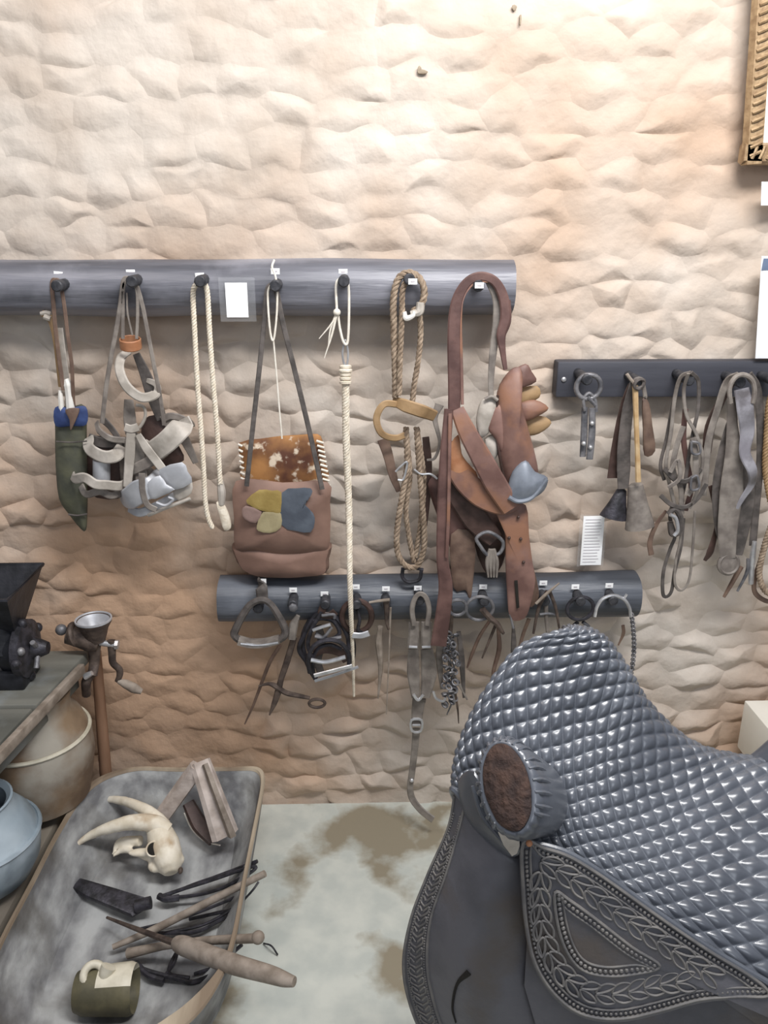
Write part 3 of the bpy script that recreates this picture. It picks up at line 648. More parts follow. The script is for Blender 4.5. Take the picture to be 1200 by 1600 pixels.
T.part('belt_fold', pl('c', [(380, 850), (430, 770), (445, 850), (470, 890), (515, 950), (440, 985), (400, 930)], .155, .005, .004), M_orange)
T.part('dark_strap', st('c', [(370, 930), (440, 1040), (510, 1140), (590, 1225)], [80, 105, 115, 80], .135, t=.006), M_darkl)
T.part('backing', pl('c', [(300, 985), (345, 940), (400, 960), (480, 1100), (502, 1230), (490, 1380), (410, 1395), (395, 1260), (340, 1120)], .10, .008, .01), M_plum)
T.part('backing', pl('c', [(400, 1200), (500, 1210), (490, 1440), (478, 1480), (460, 1440), (410, 1430)], .115, .005, .004), M_brown)
T.part('long_strap', st('c', [(390, 660), (382, 760), (372, 900), (364, 1100), (362, 1300), (376, 1420), (368, 1520), (345, 1680)], [40, 44, 50, 52, 54, 66, 70, 76], .18, t=.005), M_plum)
T.part('long_strap', st('c', [(395, 680), (392, 900), (388, 1120), (380, 1300)], 16, .188), M_tack)
T.part('stirrup_strip', pl('c', [(585, 1085), (650, 1070), (722, 1075), (735, 1200), (750, 1320), (762, 1400), (742, 1500), (715, 1562), (655, 1562), (640, 1440), (634, 1320), (630, 1180)], .15, .006, .006), M_tack)
T.part('stirrup_strip', pl('c', [(725, 1180), (745, 1300), (778, 1440), (768, 1490), (735, 1510), (715, 1400)], .135, .005, .004), M_brown)
T.part('slot', pl('c', [(672, 1400), (686, 1398), (694, 1515), (682, 1520)], .16, .003, 0, n=1), M_dark)
T.part('rivet', join(*[ball(Q('c', [(x, y)], .161)[0], .004, nu=8, nv=6) for x, y in ((690, 1125), (700, 1220), (712, 1320), (650, 1215))]), M_darkl)
T.part('buckle', tb('c', [(510, 1215), (560, 1190), (622, 1230), (610, 1280), (560, 1290), (525, 1250)], 8, .15, closed=True), M_iron)
T.part('tassel', join(*[tb('c', [(570 + i * 4, 1265), (555 + i * 14, 1320), (560 + i * 12, 1385)], [10, 9, 4], .15) for i in range(4)]), M_greyl)
T.part('prong_strap', st('c', [(350, 640), (330, 700), (350, 800), (330, 870), (295, 880)], [40, 24, 14, 14, 10], .14), M_greyl)
T.part('back_pad', pl('c', [(590, 1080), (640, 1200), (620, 1330), (560, 1380), (500, 1240), (530, 1120)], .09, .006, .006), M_darkl)

# ================================================================== RIGHT PEG BOARD
T = Thing('iron_ring', 'iron ring carrying two narrow metal blades, first on the peg board', 'ring', W(918, 640, .08))
p = Q('d', [(265, 215)], .115)[0]; T.part('ring', ring(p, (0, 1, .05), 64 * sc('d', p), 13 * sc('d', p), 28, 10), M_iron)
T.part('shackle', join(tb('d', [(245, 340), (240, 280), (268, 248), (300, 285), (305, 345)], 9, .115), tb('d', [(262, 268), (300, 310)], 10, .118)), M_iron)
T.part('blade', st('d', [(245, 320), (242, 450), (235, 578)], [34, 38, 34], .11, t=.006), M_iron)
T.part('blade', st('d', [(285, 325), (282, 460), (270, 592)], [34, 40, 38], .118, t=.006), M_iron)
T.part('rivet', join(*[ball(Q('d', [q_], .123)[0], .0055, nu=8, nv=6) for q_ in ((283, 405), (275, 530), (240, 510))]), M_steel)
T = Thing('cowbell_pair', 'pair of iron cowbells with a pale wooden stick on the peg board', 'bells', W(985, 720, .08))
def bell(k, x0, y0, x1, y1, w0, w1, off, m):
    a, b = Q(k, [(x0, y0), (x1, y1)], off); s = sc(k, a); L = (b - a).length
    return lathe(a, b - a, [(0, w0 * .3 * s), (.004, w0 / 2 * s), (L * .5, (w0 * .55 + w1 * .45) / 2 * s), (L * .92, w1 / 2 * s), (L, w1 / 2 * s * 1.05), (L - .004, w1 / 2 * s * .95), (L * .3, w0 * .4 * s)], 24, (0, 1, 0), .72)
T.part('bell', bell('d', 508, 718, 533, 945, 78, 150, .10, M_iron), M_greyl)
T.part('bell', bell('d', 440, 745, 395, 895, 52, 142, .085, M_iron), M_biron)
T.part('stick', tb('d', [(508, 205), (514, 400), (520, 560), (524, 708)], [16, 14, 14, 16], .125), M_tanstick)
T.part('hanger_strap', st('d', [(500, 190), (470, 330), (450, 520), (448, 640), (445, 745)], [40, 60, 70, 74, 60], .10), M_dgrey)
T.part('hanger_strap', st('d', [(545, 180), (560, 260), (558, 270)], 22, .125), M_greyl)
T.part('hanger_strap', st('d', [(515, 175), (480, 210), (440, 330), (410, 520), (395, 690)], [20, 26, 30, 50, 70], .08), M_darkl)
T.part('leather_tongue', pl('d', [(545, 280), (580, 300), (598, 420), (612, 548), (556, 572), (548, 430)], .075, .005, .004), M_brown)
T.part('twig', tb('d', [(465, 148), (482, 172), (505, 200)], 9, .13), M_stick)
T.part('knot', join(ring(Q('d', [(525, 195)], .13)[0], (.3, 1, 0), .011, .004, 14, 6), ring(Q('d', [(530, 200)], .135)[0], (-.3, 1, .3), .012, .004, 14, 6)), M_dgrey)

def tangle(T, k, lst, m_by):
    for kind, nm, mm, pts, w, off in lst:
        g = st(k, pts, w, off, t=.004) if kind == 's' else (rp(k, pts, w, off, pitch=.025) if kind == 'r' else tb(k, pts, w, off))
        T.part(nm, g, mm)
T = Thing('bridle', 'tangled dark grey leather bridle with reins, third on the peg board', 'bridle', W(1070, 740, .08))
tangle(T, 'd', [
    ('s', 'rein', M_greyl, [(800, 140, .02), (745, 165, .01), (715, 270), (695, 450), (668, 620), (690, 730), (720, 860)], 22, .11),
    ('s', 'rein', M_dgrey, [(790, 150, .02), (735, 200), (700, 330), (672, 480), (640, 620), (660, 700)], 20, .10),
    ('s', 'rein', M_greyl, [(785, 145, .02), (762, 230), (775, 360), (830, 470), (860, 600), (830, 760), (790, 850)], 20, .125),
    ('s', 'rein', M_dgrey, [(800, 140, .02), (838, 190), (835, 330), (815, 430), (790, 560), (770, 700), (740, 840)], 22, .115),
    ('s', 'cheek_strap', M_greyl, [(760, 420), (720, 540), (705, 650), (745, 740), (750, 880)], 30, .12),
    ('s', 'cheek_strap', M_plum, [(770, 330), (760, 480), (780, 620), (800, 740), (770, 860)], 30, .11),
    ('s', 'cheek_strap', M_greyl, [(810, 480), (825, 600), (815, 720), (780, 780)], 34, .135),
    ('s', 'brow_band', M_dgrey, [(660, 640), (720, 700), (790, 700), (850, 640)], 28, .13),
    ('s', 'brow_band', M_greyl, [(680, 740), (740, 690), (730, 600), (690, 660)], 24, .138),
    ('s', 'nose_band', M_dgrey, [(640, 780), (700, 830), (770, 840), (830, 800), (880, 720)], 24, .125),
    ('s', 'rein', M_dgrey, [(700, 830), (690, 900), (715, 990), (690, 1060), (655, 1180), (655, 1300), (695, 1285), (715, 1170), (745, 1050), (760, 900)], 20, .10),
    ('s', 'rein', M_greyl, [(745, 860), (745, 1000), (720, 1120), (715, 1240), (750, 1275), (790, 1215), (808, 1050), (820, 860)], 15, .11),
    ('s', 'tail', M_brown, [(670, 860), (620, 930), (585, 1020), (592, 1090)], [18, 24, 28, 30], .11),
    ('t', 'bit', M_steel, [(690, 880), (720, 900), (730, 960), (710, 990)], 10, .135),
    ('t', 'knot', M_dgrey, [(680, 880), (715, 850), (745, 900), (735, 970), (700, 980), (690, 920)], 16, .12),
    ('t', 'buckle', M_iron, [(800, 500), (840, 510), (845, 560), (805, 560), (800, 500)], 7, .145),
    ('t', 'buckle', M_iron, [(800, 690), (830, 680), (840, 740), (800, 750), (800, 690)], 7, .145)], None)
T = Thing('breast_harness', 'shiny grey leather breast harness hung in a thick loop, fourth on the peg board', 'harness', W(1150, 740, .08))
tangle(T, 'd', [
    ('s', 'strap', M_darkl, [(1040, 160), (960, 280), (900, 420), (880, 560)], [30, 46, 60, 50], .07),
    ('s', 'strap', M_greyl, [(1050, 150, .02), (985, 190), (935, 340), (890, 500), (872, 700), (860, 780)], 40, .10),
    ('s', 'strap', M_dgrey, [(1100, 150, .02), (1145, 230), (1160, 420), (1158, 620), (1140, 820), (1120, 1040)], 44, .09),
    ('s', 'strap', M_dgrey, [(1030, 320), (960, 560), (930, 760), (945, 950), (990, 1090)], 46, .10),
    ('s', 'wide_strap', M_greyl, [(1010, 270), (1014, 420), (1020, 560), (1010, 760), (990, 960), (990, 1110)], [50, 60, 90, 130, 110, 90], .115),
    ('s', 'wide_strap', M_dgrey, [(1060, 620), (1080, 780), (1060, 940), (1030, 1090)], [90, 110, 100, 80], .10),
    ('s', 'shiny_strap', M_shine, [(1062, 225, 0), (1082, 330, .01), (1092, 450, .0), (1080, 560, .01), (1118, 650, .02), (1115, 720, 0), (1065, 800, -.01), (1010, 900, -.02)], [80, 90, 80, 60, 54, 44, 30, 16], .13),
    ('t', 'loop', M_greyl, [(1005, 300), (1000, 220), (1030, 165), (1075, 152), (1118, 180), (1130, 240), (1120, 300)], 13, .14),
    ('s', 'strap', M_darkl, [(900, 730), (925, 850), (930, 950), (900, 1070), (870, 1120)], [24, 22, 22, 40, 20], .09),
    ('t', 'tassel', M_steel, [(1130, 1020), (1120, 1100), (1110, 1240)], [12, 16, 14], .10),
    ('t', 'tassel', M_iron, [(1095, 1110), (1090, 1180), (1040, 1280)], [8, 10, 6], .10),
    ('t', 'tassel', M_brown, [(1060, 1150), (1010, 1240), (970, 1310)], [14, 12, 8], .09)], None)
p = Q('d', [(990, 1135)], .11)[0]; s_ = sc('d', p)
T.part('disc', lathe(p, (.1, -1, .15), [(0, 62 * s_), (.006, 62 * s_), (.010, 52 * s_), (.007, 44 * s_), (.011, 10 * s_)], 24), M_greyl)
T = Thing('tan_rope_halter', 'tan rope halter cut by the right edge of the picture', 'halter', W(1200, 740, .08))
tangle(T, 'd', [('r', 'rope', M_tan, [(1250, 190), (1205, 300), (1192, 480), (1185, 640), (1210, 800), (1240, 900)], 16, .10),
    ('r', 'rope', M_hemp, [(1255, 190), (1300, 400), (1290, 700), (1230, 900), (1180, 1050), (1155, 1200), (1200, 1290), (1270, 1250), (1300, 1000), (1310, 700)], 17, .11),
    ('s', 'strap', M_brown, [(1190, 1040), (1140, 1180), (1130, 1280), (1190, 1330), (1260, 1330)], 26, .09)], None)

# ================================================================== LOWER LOG
T = Thing('stirrup', 'triangular iron stirrup with worn tread, first on the lower log', 'stirrup', W(405, 970, .1))
T.part('leather_tab', st('e', [(252, 165, -.03), (255, 190), (258, 230), (258, 268)], [70, 62, 58, 64], .155, t=.006), M_dgrey)
T.part('frame', tb('e', [(150, 462), (118, 430), (126, 395), (165, 320), (205, 270), (258, 250), (300, 272), (340, 330), (372, 395), (370, 432), (335, 462)], [17, 21, 20, 19, 18, 17, 18, 19, 20, 21, 17], .16), M_dgrey)
T.part('tread_edge', tb('e', [(150, 472), (240, 480), (340, 466)], 8, .178), M_steel)
T.part('tread', st('e', [(138, 455), (200, 470), (270, 468), (345, 450)], 34, .165, t=.03), M_greyl)
T = Thing('iron_pincers', 'slender iron pincers with a ring handle, second on the lower log', 'pincers', W(455, 1030, .1))
T.part('nut', lathe(Q('e', [(415, 292)], .16)[0], (0, -1, 0), [(-.012, .011), (0, .011), (.002, .008)], 6), M_iron)
T.part('jaw', st('e', [(440, 330), (418, 380), (408, 450)], [22, 46, 40], .14, t=.008), M_greyl)
T.part('arm', tb('e', [(420, 440), (385, 560), (355, 650), (338, 720), (318, 780), (295, 835)], [16, 17, 15, 18, 14, 4], .125, flat=.6), M_rust)
T.part('arm', tb('e', [(350, 480), (300, 560), (260, 660), (215, 780), (170, 880)], [10, 10, 9, 7, 4], .06), M_brown)  # brown strip near the wall, shaped along the stirrup's long cast shadow
T.part('arm', tb('e', [(240, 688), (290, 676), (330, 690), (380, 722), (450, 738), (500, 748)], [5, 9, 16, 14, 12, 9], .125), M_rust)
p = Q('e', [(536, 775)], .125)[0]; T.part('ring_handle', ring(p, (0, 1, .2), 40 * sc('e', p), 8 * sc('e', p), 20, 8, sx=.7, sref=(0, 0, 1)), M_rust)
T = Thing('stirrup_bundle', 'cluster of dark wire stirrups tied together, third on the lower log', 'stirrups', W(510, 1000, .1))
tangle(T, 'e', [('t', 'bow', M_biron, [(500, 620), (492, 560), (515, 490), (580, 455), (650, 465), (695, 520), (700, 590)], 12, .16),
    ('t', 'bow', M_biron, [(520, 640), (515, 560), (540, 500), (600, 478), (660, 500)], 10, .145),
    ('t', 'bow', M_biron, [(575, 290), (520, 340), (470, 430), (445, 500), (480, 560), (520, 600)], 12, .12),
    ('t', 'bow', M_biron, [(580, 300), (640, 350), (690, 430), (700, 500)], 13, .13),
    ('t', 'bow', M_biron, [(560, 310), (510, 400), (490, 480), (520, 560)], 11, .15),
    ('t', 'bow', M_biron, [(505, 345), (470, 420), (465, 500), (500, 600), (530, 650)], 14, .105), ('t', 'bow', M_biron, [(600, 320), (660, 360), (712, 440), (722, 520), (700, 600)], 12, .11),
    ('t', 'bow', M_biron, [(520, 360), (560, 345), (620, 360), (650, 420), (600, 450), (540, 440)], 11, .14), ('s', 'strap', M_darkl, [(520, 520), (580, 500), (660, 520), (690, 560)], 50, .10),
    ('s', 'strap', M_dgrey, [(540, 380), (560, 460), (540, 560), (560, 630)], 40, .095), ('t', 'bar', M_steel, [(515, 405), (555, 390), (605, 375)], 9, .16), ('t', 'bar', M_iron, [(525, 435), (570, 440), (610, 390)], 9, .155),
    ('t', 'bar', M_iron, [(530, 420), (580, 450), (660, 440)], 10, .15),
    ('t', 'bar', M_steel, [(505, 555), (580, 565), (680, 540)], 11, .165),
    ('s', 'tread', M_steel, [(522, 635), (620, 610), (715, 585)], 22, .165), ('s', 'tread', M_hobm, [(525, 662), (630, 630), (745, 590)], 16, .15),
    ('s', 'strap', M_darkl, [(575, 270), (560, 320), (600, 330), (630, 310)], 40, .15), ('t', 'hook', M_iron, [(560, 330), (620, 325), (625, 345)], 8, .16)], None)
T = Thing('harness_ring', 'dark flat harness ring with a pale plate, behind the hanging whip', 'ring', W(557, 965, .1))
p = Q('e', [(738, 335)], .135)[0]; s_ = sc('e', p)
T.part('ring', ring(p, (0, 1, .1), 92 * s_, 15 * s_, 28, 8, sx=.82, sref=(1, 0, 0)), M_darkl)
T.part('plate', st('e', [(715, 430), (760, 432), (800, 420)], 34, .145, t=.004), M_hobm)
T.part('hook', tb('e', [(740, 300), (752, 350), (745, 400), (770, 420)], 9, .14), M_biron)
T = Thing('horn_tool', 'thin pale tool tied to a twig, left of the webbing belt on the lower log', 'tool', W(600, 1000, .1))
T.part('twig', tb('e', [(800, 264), (850, 256), (905, 250)], [6, 8, 9], .165), M_stick)
T.part('head', tb('e', [(885, 250), (890, 300), (888, 360), (900, 400)], [16, 14, 8, 7], .155), M_rust)
T.part('shaft', tb('e', [(858, 385), (850, 470), (858, 590), (846, 750)], [14, 20, 13, 4], .13), M_stick)
T.part('cord', tb('e', [(908, 290), (905, 400), (900, 560), (888, 830)], [7, 5, 4, 3], .14), M_stick)
T = Thing('webbing_belt', 'long grey webbing girth strap with buckles, reaching down to the floor', 'belt', W(655, 1080, .1))
T.part('loop', st('e', [(1028, 380), (1018, 300), (1035, 240), (1060, 220), (1088, 240), (1104, 300), (1095, 380)], 26, .16, t=.005), M_greyl)
T.part('pad', st('e', [(1028, 362), (1026, 430), (1022, 495)], 56, .15, t=.008), M_greyl)
T.part('pad', st('e', [(1090, 362), (1090, 430), (1092, 495)], 54, .15, t=.008), M_greyl)
T.part('buckle', join(tb('e', [(1002, 488), (1044, 490)], 7, .157), tb('e', [(1068, 490), (1112, 488)], 7, .157)), M_steel)
T.part('web', st('e', [(1024, 500), (1024, 620), (1036, 745)], [54, 66, 44], .135, t=.005), M_greyl)
T.part('web', st('e', [(1092, 500), (1104, 620), (1085, 745)], [62, 84, 50], .13, t=.005), M_greyl)
T.part('rings', join(tb('e', [(1025, 730), (1048, 758), (1075, 732)], 8, .14), tb('e', [(1125, 715), (1140, 750), (1175, 765), (1188, 745)], 7, .13)), M_steel)
T.part('web', st('e', [(1055, 750), (1046, 810), (1040, 880)], [70, 62, 54], .12, t=.005), M_greyl)
T.part('buckle', join(tb('e', [(1014, 860), (1066, 860), (1062, 915), (1018, 915)], 7, .125, closed=True, n=3), tb('e', [(1020, 885), (1060, 885)], 6, .127)), M_steel)
T.part('web', st('e', [(1040, 900), (1032, 1000), (1018, 1120), (1008, 1200), (1020, 1260), (1065, 1318, .02), (1125, 1365, .04)], [40, 36, 34, 34, 36, 40, 42], .11, t=.004), M_greyl)
T.part('eyelet', ball(Q('e', [(1016, 1165)], .115)[0], .006, nu=8, nv=6), M_steel)

T = Thing('chain_bit', 'bunched curb chain and leather ends below the long plum strap', 'chain', W(700, 1040, .1))
g = []; rr = random.Random(3)
for i in range(46):
    y = 390 + i * 7.4; x = 190 + 28 * math.sin(i * 1.1) + rr.uniform(-14, 14); p = Q('f', [(x, y)], .125 + .01 * math.sin(i * 2.1))[0]
    g.append(ring(p, (rr.uniform(-1, 1), -1, rr.uniform(-1, 1)), .0085, .0026, 10, 6, sx=.7))
T.part('chain', join(*g), M_iron)
T.part('hanger', tb('f', [(190, 260, .02), (195, 330), (190, 400)], 10, .12), M_rust)
for pts, w, m in (([(150, 370), (140, 500), (150, 650)], [26, 36, 14], M_greyl), ([(230, 380), (245, 520), (255, 690)], [20, 30, 14], M_dgrey), ([(200, 600), (205, 690), (175, 770)], [14, 12, 6], M_iron), ([(210, 640), (225, 740), (230, 810)], [12, 10, 5], M_rust), ([(170, 420), (195, 560), (240, 640), (270, 700)], [16, 18, 14, 8], M_greyl)):
    T.part('strap_end', st('f', pts, w, .115), m)
T = Thing('ring_bit', 'double ringed horse bit on the lower log right of the plum strap', 'bit', W(750, 960, .1))
for cx_, cy_, r_, a0, a1 in ((328, 272, 64, 0, 6.2832), (225, 268, 42, 0, 6.2832)):
    p = Q('f', [(cx_, cy_)], .15)[0]; T.part('ring', ring(p, (0, 1, .1), r_ * sc('f', p), 8 * sc('f', p), 26, 8), M_iron)
T.part('mouthpiece', tb('f', [(340, 275), (375, 315), (410, 345), (440, 390)], [16, 15, 14, 8], .155), M_rust)
T.part('shank', tb('f', [(375, 330), (330, 400), (295, 480), (270, 550)], [8, 9, 9, 4], .11), M_brown)
T.part('shank', tb('f', [(405, 345), (375, 420), (340, 505)], [8, 7, 4], .135), M_rust)
T.part('shank', tb('f', [(415, 360), (420, 460), (395, 560), (385, 640)], [8, 12, 10, 5], .10), M_brown)
T = Thing('iron_pendant', 'narrow iron pendant hanging just left of the saddle top', 'hook', W(800, 1000, .1))
T.part('hook', tb('f', [(470, 300, 0), (478, 330), (486, 365)], 6, .15), M_iron)
T.part('blade', st('f', [(486, 355), (488, 430), (485, 510)], [14, 26, 26], .14, t=.006), M_dgrey)
T.part('cord', st('f', [(560, 320), (530, 400), (505, 500)], [20, 18, 12], .10), M_brown)
T = Thing('twig_tongs', 'small iron tongs with a twig stuck through, above the saddle top', 'tongs', W(850, 950, .1))
T.part('twig', tb('f', [(592, 250), (640, 205), (702, 153)], [7, 8, 4], .17), M_stick)
T.part('leg', tb('f', [(645, 190), (605, 270), (580, 390)], [9, 9, 6], .155), M_rust)
T.part('leg', tb('f', [(655, 190), (685, 270), (702, 370)], [9, 8, 5], .155), M_rust)
T.part('leg', tb('f', [(640, 230), (640, 300), (648, 400)], [12, 10, 8], .145), M_greyl)
T.part('bridge', tb('f', [(610, 300), (650, 296), (690, 302)], 6, .15), M_iron)
T = Thing('round_bit', 'single round ring bit hung over the saddle top on the lower log', 'bit', W(907, 960, .1))
p = Q('f', [(800, 272)], .14)[0]; T.part('ring', ring(p, (0, 1, .1), 62 * sc('f', p), 9 * sc('f', p), 28, 8), M_biron)
T.part('hook', tb('f', [(790, 335), (765, 360), (755, 410)], 9, .13), M_biron)
T.part('hook', tb('f', [(812, 335), (840, 360), (852, 400), (870, 420)], 9, .13), M_iron)
T.part('buckle', tb('f', [(838, 365), (858, 365), (858, 395), (838, 395)], 5, .135, closed=True, n=2), M_steel)
T = Thing('arched_bit', 'bright arched bit with a thin hanging chain, last on the lower log', 'bit', W(960, 980, .1))
T.part('arch', tb('f', [(868, 310), (878, 265), (905, 228), (955, 211), (1005, 230), (1030, 268), (1036, 310)], 8, .15), M_steel)
T.part('hook', tb('f', [(1005, 225), (1018, 205)], 6, .15), M_steel)
T.part('strap', st('f', [(1000, 350), (1002, 390), (978, 445)], [16, 18, 8], .10), M_brown)
g = []
for i in range(34):
    t = i / 33; x = 1040 + 22 * math.sin(t * 2.2) - 32 * t * t; y = 300 + 320 * t; p = Q('f', [(x, y)], .13)[0]; g.append(ring(p, (1 if i % 2 else -.3, -1, .2), .0058, .0018, 8, 5, sx=.7))
T.part('chain', join(*g), M_iron)

# ================================================================== LEFT CORNER: TABLE, MILL, GRINDER, POTS
ZT = .56; far = F(140, 1016, ZT); xr, yf = far.x, far.y
e_a, e_b = F(133, 1052, ZT), F(0, 1196, ZT); kx_ = (e_a.x - e_b.x) / (e_a.y - e_b.y)
def skew(g): return [Vector((v.x + kx_ * (v.y - yf), v.y, v.z)) for v in g[0]], g[1]
T = Thing('work_table', 'dark weathered plank table at the left edge under the mill', 'table', (xr - .4, yf - .3, 0))
y1_ = F(60, 1104, ZT).y; ys = [yf, y1_, y1_ - .19, y1_ - .38]
for k in range(3):
    T.part('plank', skew(shake(boxg((xr - .75, ys[k + 1] + .006, ZT - .03), (xr + (.0, -.006, .003)[k], ys[k], ZT - (0, .004, .002)[k]), .004), .002, 9)), M_tabw)
T.part('edge_strip', skew(boxg((xr + .0005, ys[3] + .02, ZT - .028), (xr + .016, ys[0] - .06, ZT - .003), .003)), M_stick)
T.part('side_rail', skew(boxg((xr - .045, ys[3] + .03, ZT - .085), (xr - .02, ys[0] - .03, ZT - .031), .003)), M_tabw)
lt, lb = P(150, 1016, D + yf + .03), P(167, 1224, D + yf + .03); lb = lt + (lb - lt) * (lt.z / (lt.z - lb.z))
T.part('leg', shake(rod(lb, lt, (.017, .013), 14), .003, 8), M_post)
for xx, yy in ((xr - .70, yf - .05), (xr - .70, ys[3] + .05), (xr - .08, ys[3] + .06)):
    q = Vector((xx + kx_ * (yy - yf), yy, 0)); T.part('leg', rod(q, q + Vector((0, 0, ZT - .031)), (.02, .02)), M_post)

# hand grinder clamped to the far table corner
fg = D + yf - .015
def G_(x, y, d=0): a_ = px('m', x, y); return P(a_[0], a_[1], fg + d)
T = Thing('meat_grinder', 'small rusty hand grinder with round cup and crank on the table corner', 'grinder', G_(655, 900))
s_ = sc('m', G_(655, 600))
cup = G_(655, 575); bt = Vector((cup.x - .002, cup.y, cup.z - .055))
T.part('cup', lathe(bt, (0, 0, 1), [(0, .022), (.012, .026), (.035, .033), (.052, 122 * s_), (.058, 124 * s_), (.0575, 112 * s_), (.04, .029), (.022, .023)], 28), M_rust)
T.part('cup_lining', lathe(bt, (0, 0, 1), [(.024, .018), (.03, .0235), (.042, .028), (.0565, 111 * s_), (.0605, 116 * s_), (.0600, 124 * s_), (.056, 125 * s_)], 28, cap=(True, False)), M_hobm)
T.part('body', join(tube([G_(690, 735, 0), G_(640, 720), G_(560, 690), G_(470, 670)], [.02, .028, .027, .024], 4, 16), ring(G_(520, 672), (1, 0, .25), .024, .008, 20, 8)), M_rust)
T.part('nut', join(ball(G_(425, 640), .014), tube([G_(400, 625), G_(450, 655)], .008, 2, 8)), M_iron)
T.part('shank', join(tube([G_(650, 740), G_(655, 860), G_(640, 960, -.02)], [.018, .013, .012], 6, 12, flat=.6), tube([G_(640, 940), G_(600, 1000, -.02), G_(600, 1090, -.01)], [.012, .012, .011], 4, 10)), M_rust)
T.part('clamp_screw', tube([G_(640, 940, -.03), G_(590, 965, -.03)], [.006, .009], 3, 10), M_steel)
T.part('axle', join(rod(G_(690, 728), G_(800, 745), .008), lathe(G_(800, 742), (1, 0, -.1), [(0, .012), (.008, .012)], 6)), M_steel)
cr_ = T.part('crank', tube([G_(775, 715), G_(778, 800), (G_(785, 870)), G_(828, 915), G_(830, 960), G_(812, 1000)], [.011, .0095, .009, .009, .008, .006], 6, 10, flat=.7), M_rust)
T.part('handle', tube([G_(820, 995), G_(870, 1015), G_(930, 1045), G_(985, 1070)], [.006, .011, .013, .007], 5, 12), M_stick, sub=cr_)

# corn mill with square hopper
fm = D + F(40, 1062, ZT).y
def MM(x, y, d=0): a_ = px('m', x, y); return P(a_[0], a_[1], fm + d)
T = Thing('corn_mill', 'black iron corn mill with a square hopper at the left edge', 'mill', Vector((MM(60, 900).x, fm - D, ZT)))
hz = MM(300, 165, .10).z
def hop(sx_, z, yb, yn, xl, xrr): return [Vector((xl, yb, z)), Vector((xrr, yb, z)), Vector((xrr, yn, z)), Vector((xl, yn, z))]
ybk, ynr = fm - D + .10, fm - D - .10
xR = P(67, 882, D + ybk).x; zrim = P(67, 882, D + ybk).z; xL = xR - .30
zbot = MM(140, 610).z; xb = MM(140, 610).x
def frust(t):
    up = hop(0, zrim, ybk - t, ynr + t, xL + t, xR - t); dn = hop(0, zbot, fm - D + .03 - t, fm - D - .03 + t, xb - .10 + t, xb - t); return up + dn
o_ = frust(0); i_ = frust(.004); V = o_ + i_; Fc = []
for k in range(4):
    l = (k + 1) % 4; Fc += [(k, l, 4 + l, 4 + k), (8 + k, 12 + k, 12 + l, 8 + l), (k, 8 + k, 8 + l, l), (4 + k, 4 + l, 12 + l, 12 + k)]
T.part('hopper', (V, Fc), M_black)
T.part('hopper_rim', tube(hop(0, zrim, ybk, ynr, xL, xR), .005, 1, 6, closed=True), M_black)
bx_ = xb - .045; yb_ = fm - D
T.part('throat', lathe(Vector((bx_, yb_, zbot - .05)), (0, 0, 1), [(0, .055), (.03, .045), (.06, .04)], 20), M_black)
gx = Vector((xb + .005, yb_, (ZT + zbot) / 2 + .012)); rg = (zbot - ZT) * .48
T.part('barrel', lathe(Vector((xb - .16, yb_, gx.z)), (1, 0, 0), [(0, .04), (.02, .048), (.12, .05), (.16, rg * .8)], 24), M_black)
gr_ = T.part('grinding_plate', join(lathe(gx, (1, 0, 0), [(-.012, rg * .8), (-.01, rg), (.008, rg), (.012, rg * .85), (.02, rg * .4), (.05, .014)], 28), *[ball(gx + Vector((.004, math.cos(a) * rg, math.sin(a) * rg)), .012, nu=8, nv=6) for a in (0.3, 1.7, 3.2, 4.6)]), M_biron)
T.part('wing_nut', join(ball(gx + Vector((.012, -rg * .8, .02)), .01, nu=8, nv=6), tube([gx + Vector((.03, -.03, .03)), gx + Vector((.03, -.01, .0)), gx + Vector((.03, -.03, -.035))], .006, 4, 8)), M_iron, sub=gr_)
T.part('foot', boxg((xb - .14, yb_ - .05, ZT + .0), (xb + .01, yb_ + .05, gx.z - rg * .55), .006), M_black)
T.part('fins', join(*[ring(Vector((xb - .14 + i * .014, yb_, gx.z)), (1, 0, 0), .05, .004, 20, 6) for i in range(8)]), M_iron)

# low bench with pots
ZB = .20; xe = -.748
T = Thing('low_bench', 'low weathered plank bench carrying the clay pots', 'bench', (-1.0, -.6, 0))
for k in range(2):
    T.part('plank', shake(boxg((xe - .25 - k * .255, -1.5, ZB - .045), (xe - k * .255, -.155, ZB - .002 * k), .008), .005, 5), M_wood)
for yy in (-.25, -1.35): T.part('trestle', boxg((xe - .48, yy - .03, 0), (xe - .06, yy + .03, ZB - .046), .004), M_wood)
def pot(name, lbl, cpx, prof, m, extra=None):
    c = F(cpx[0], cpx[1], ZB); return c
pc_ = Vector((F(62, 1283, ZB).x - .015, F(62, 1283, ZB).y + .065, ZB + .001))
T = Thing('clay_pot', 'large round brown clay pot under the table', 'pot', pc_)
rp_ = (P(143, 1165, D + pc_.y).x - pc_.x)
T.part('body', lathe(pc_, (0, 0, 1), [(0, .05), (.004, .075), (.03, .115), (.08, rp_ * .92), (.14, rp_), (.19, rp_ * .98), (.235, rp_ * .86), (.262, rp_ * .70), (.285, .095), (.31, .10), (.31, .09), (.28, .085), (.2, .13), (.02, .07)], 40), M_clay)
T.part('shoulder_ridge', ring(pc_ + Vector((0, 0, .205)), (0, 0, 1), rp_ * .955, .005, 48, 6), M_cream)
gp = F(-22, 1388, ZB); gp = Vector((gp.x, gp.y + .008, ZB + .001)) 
T = Thing('grey_jar', 'blue-grey glazed jar with a dark mouth, at the left edge', 'pot', gp)
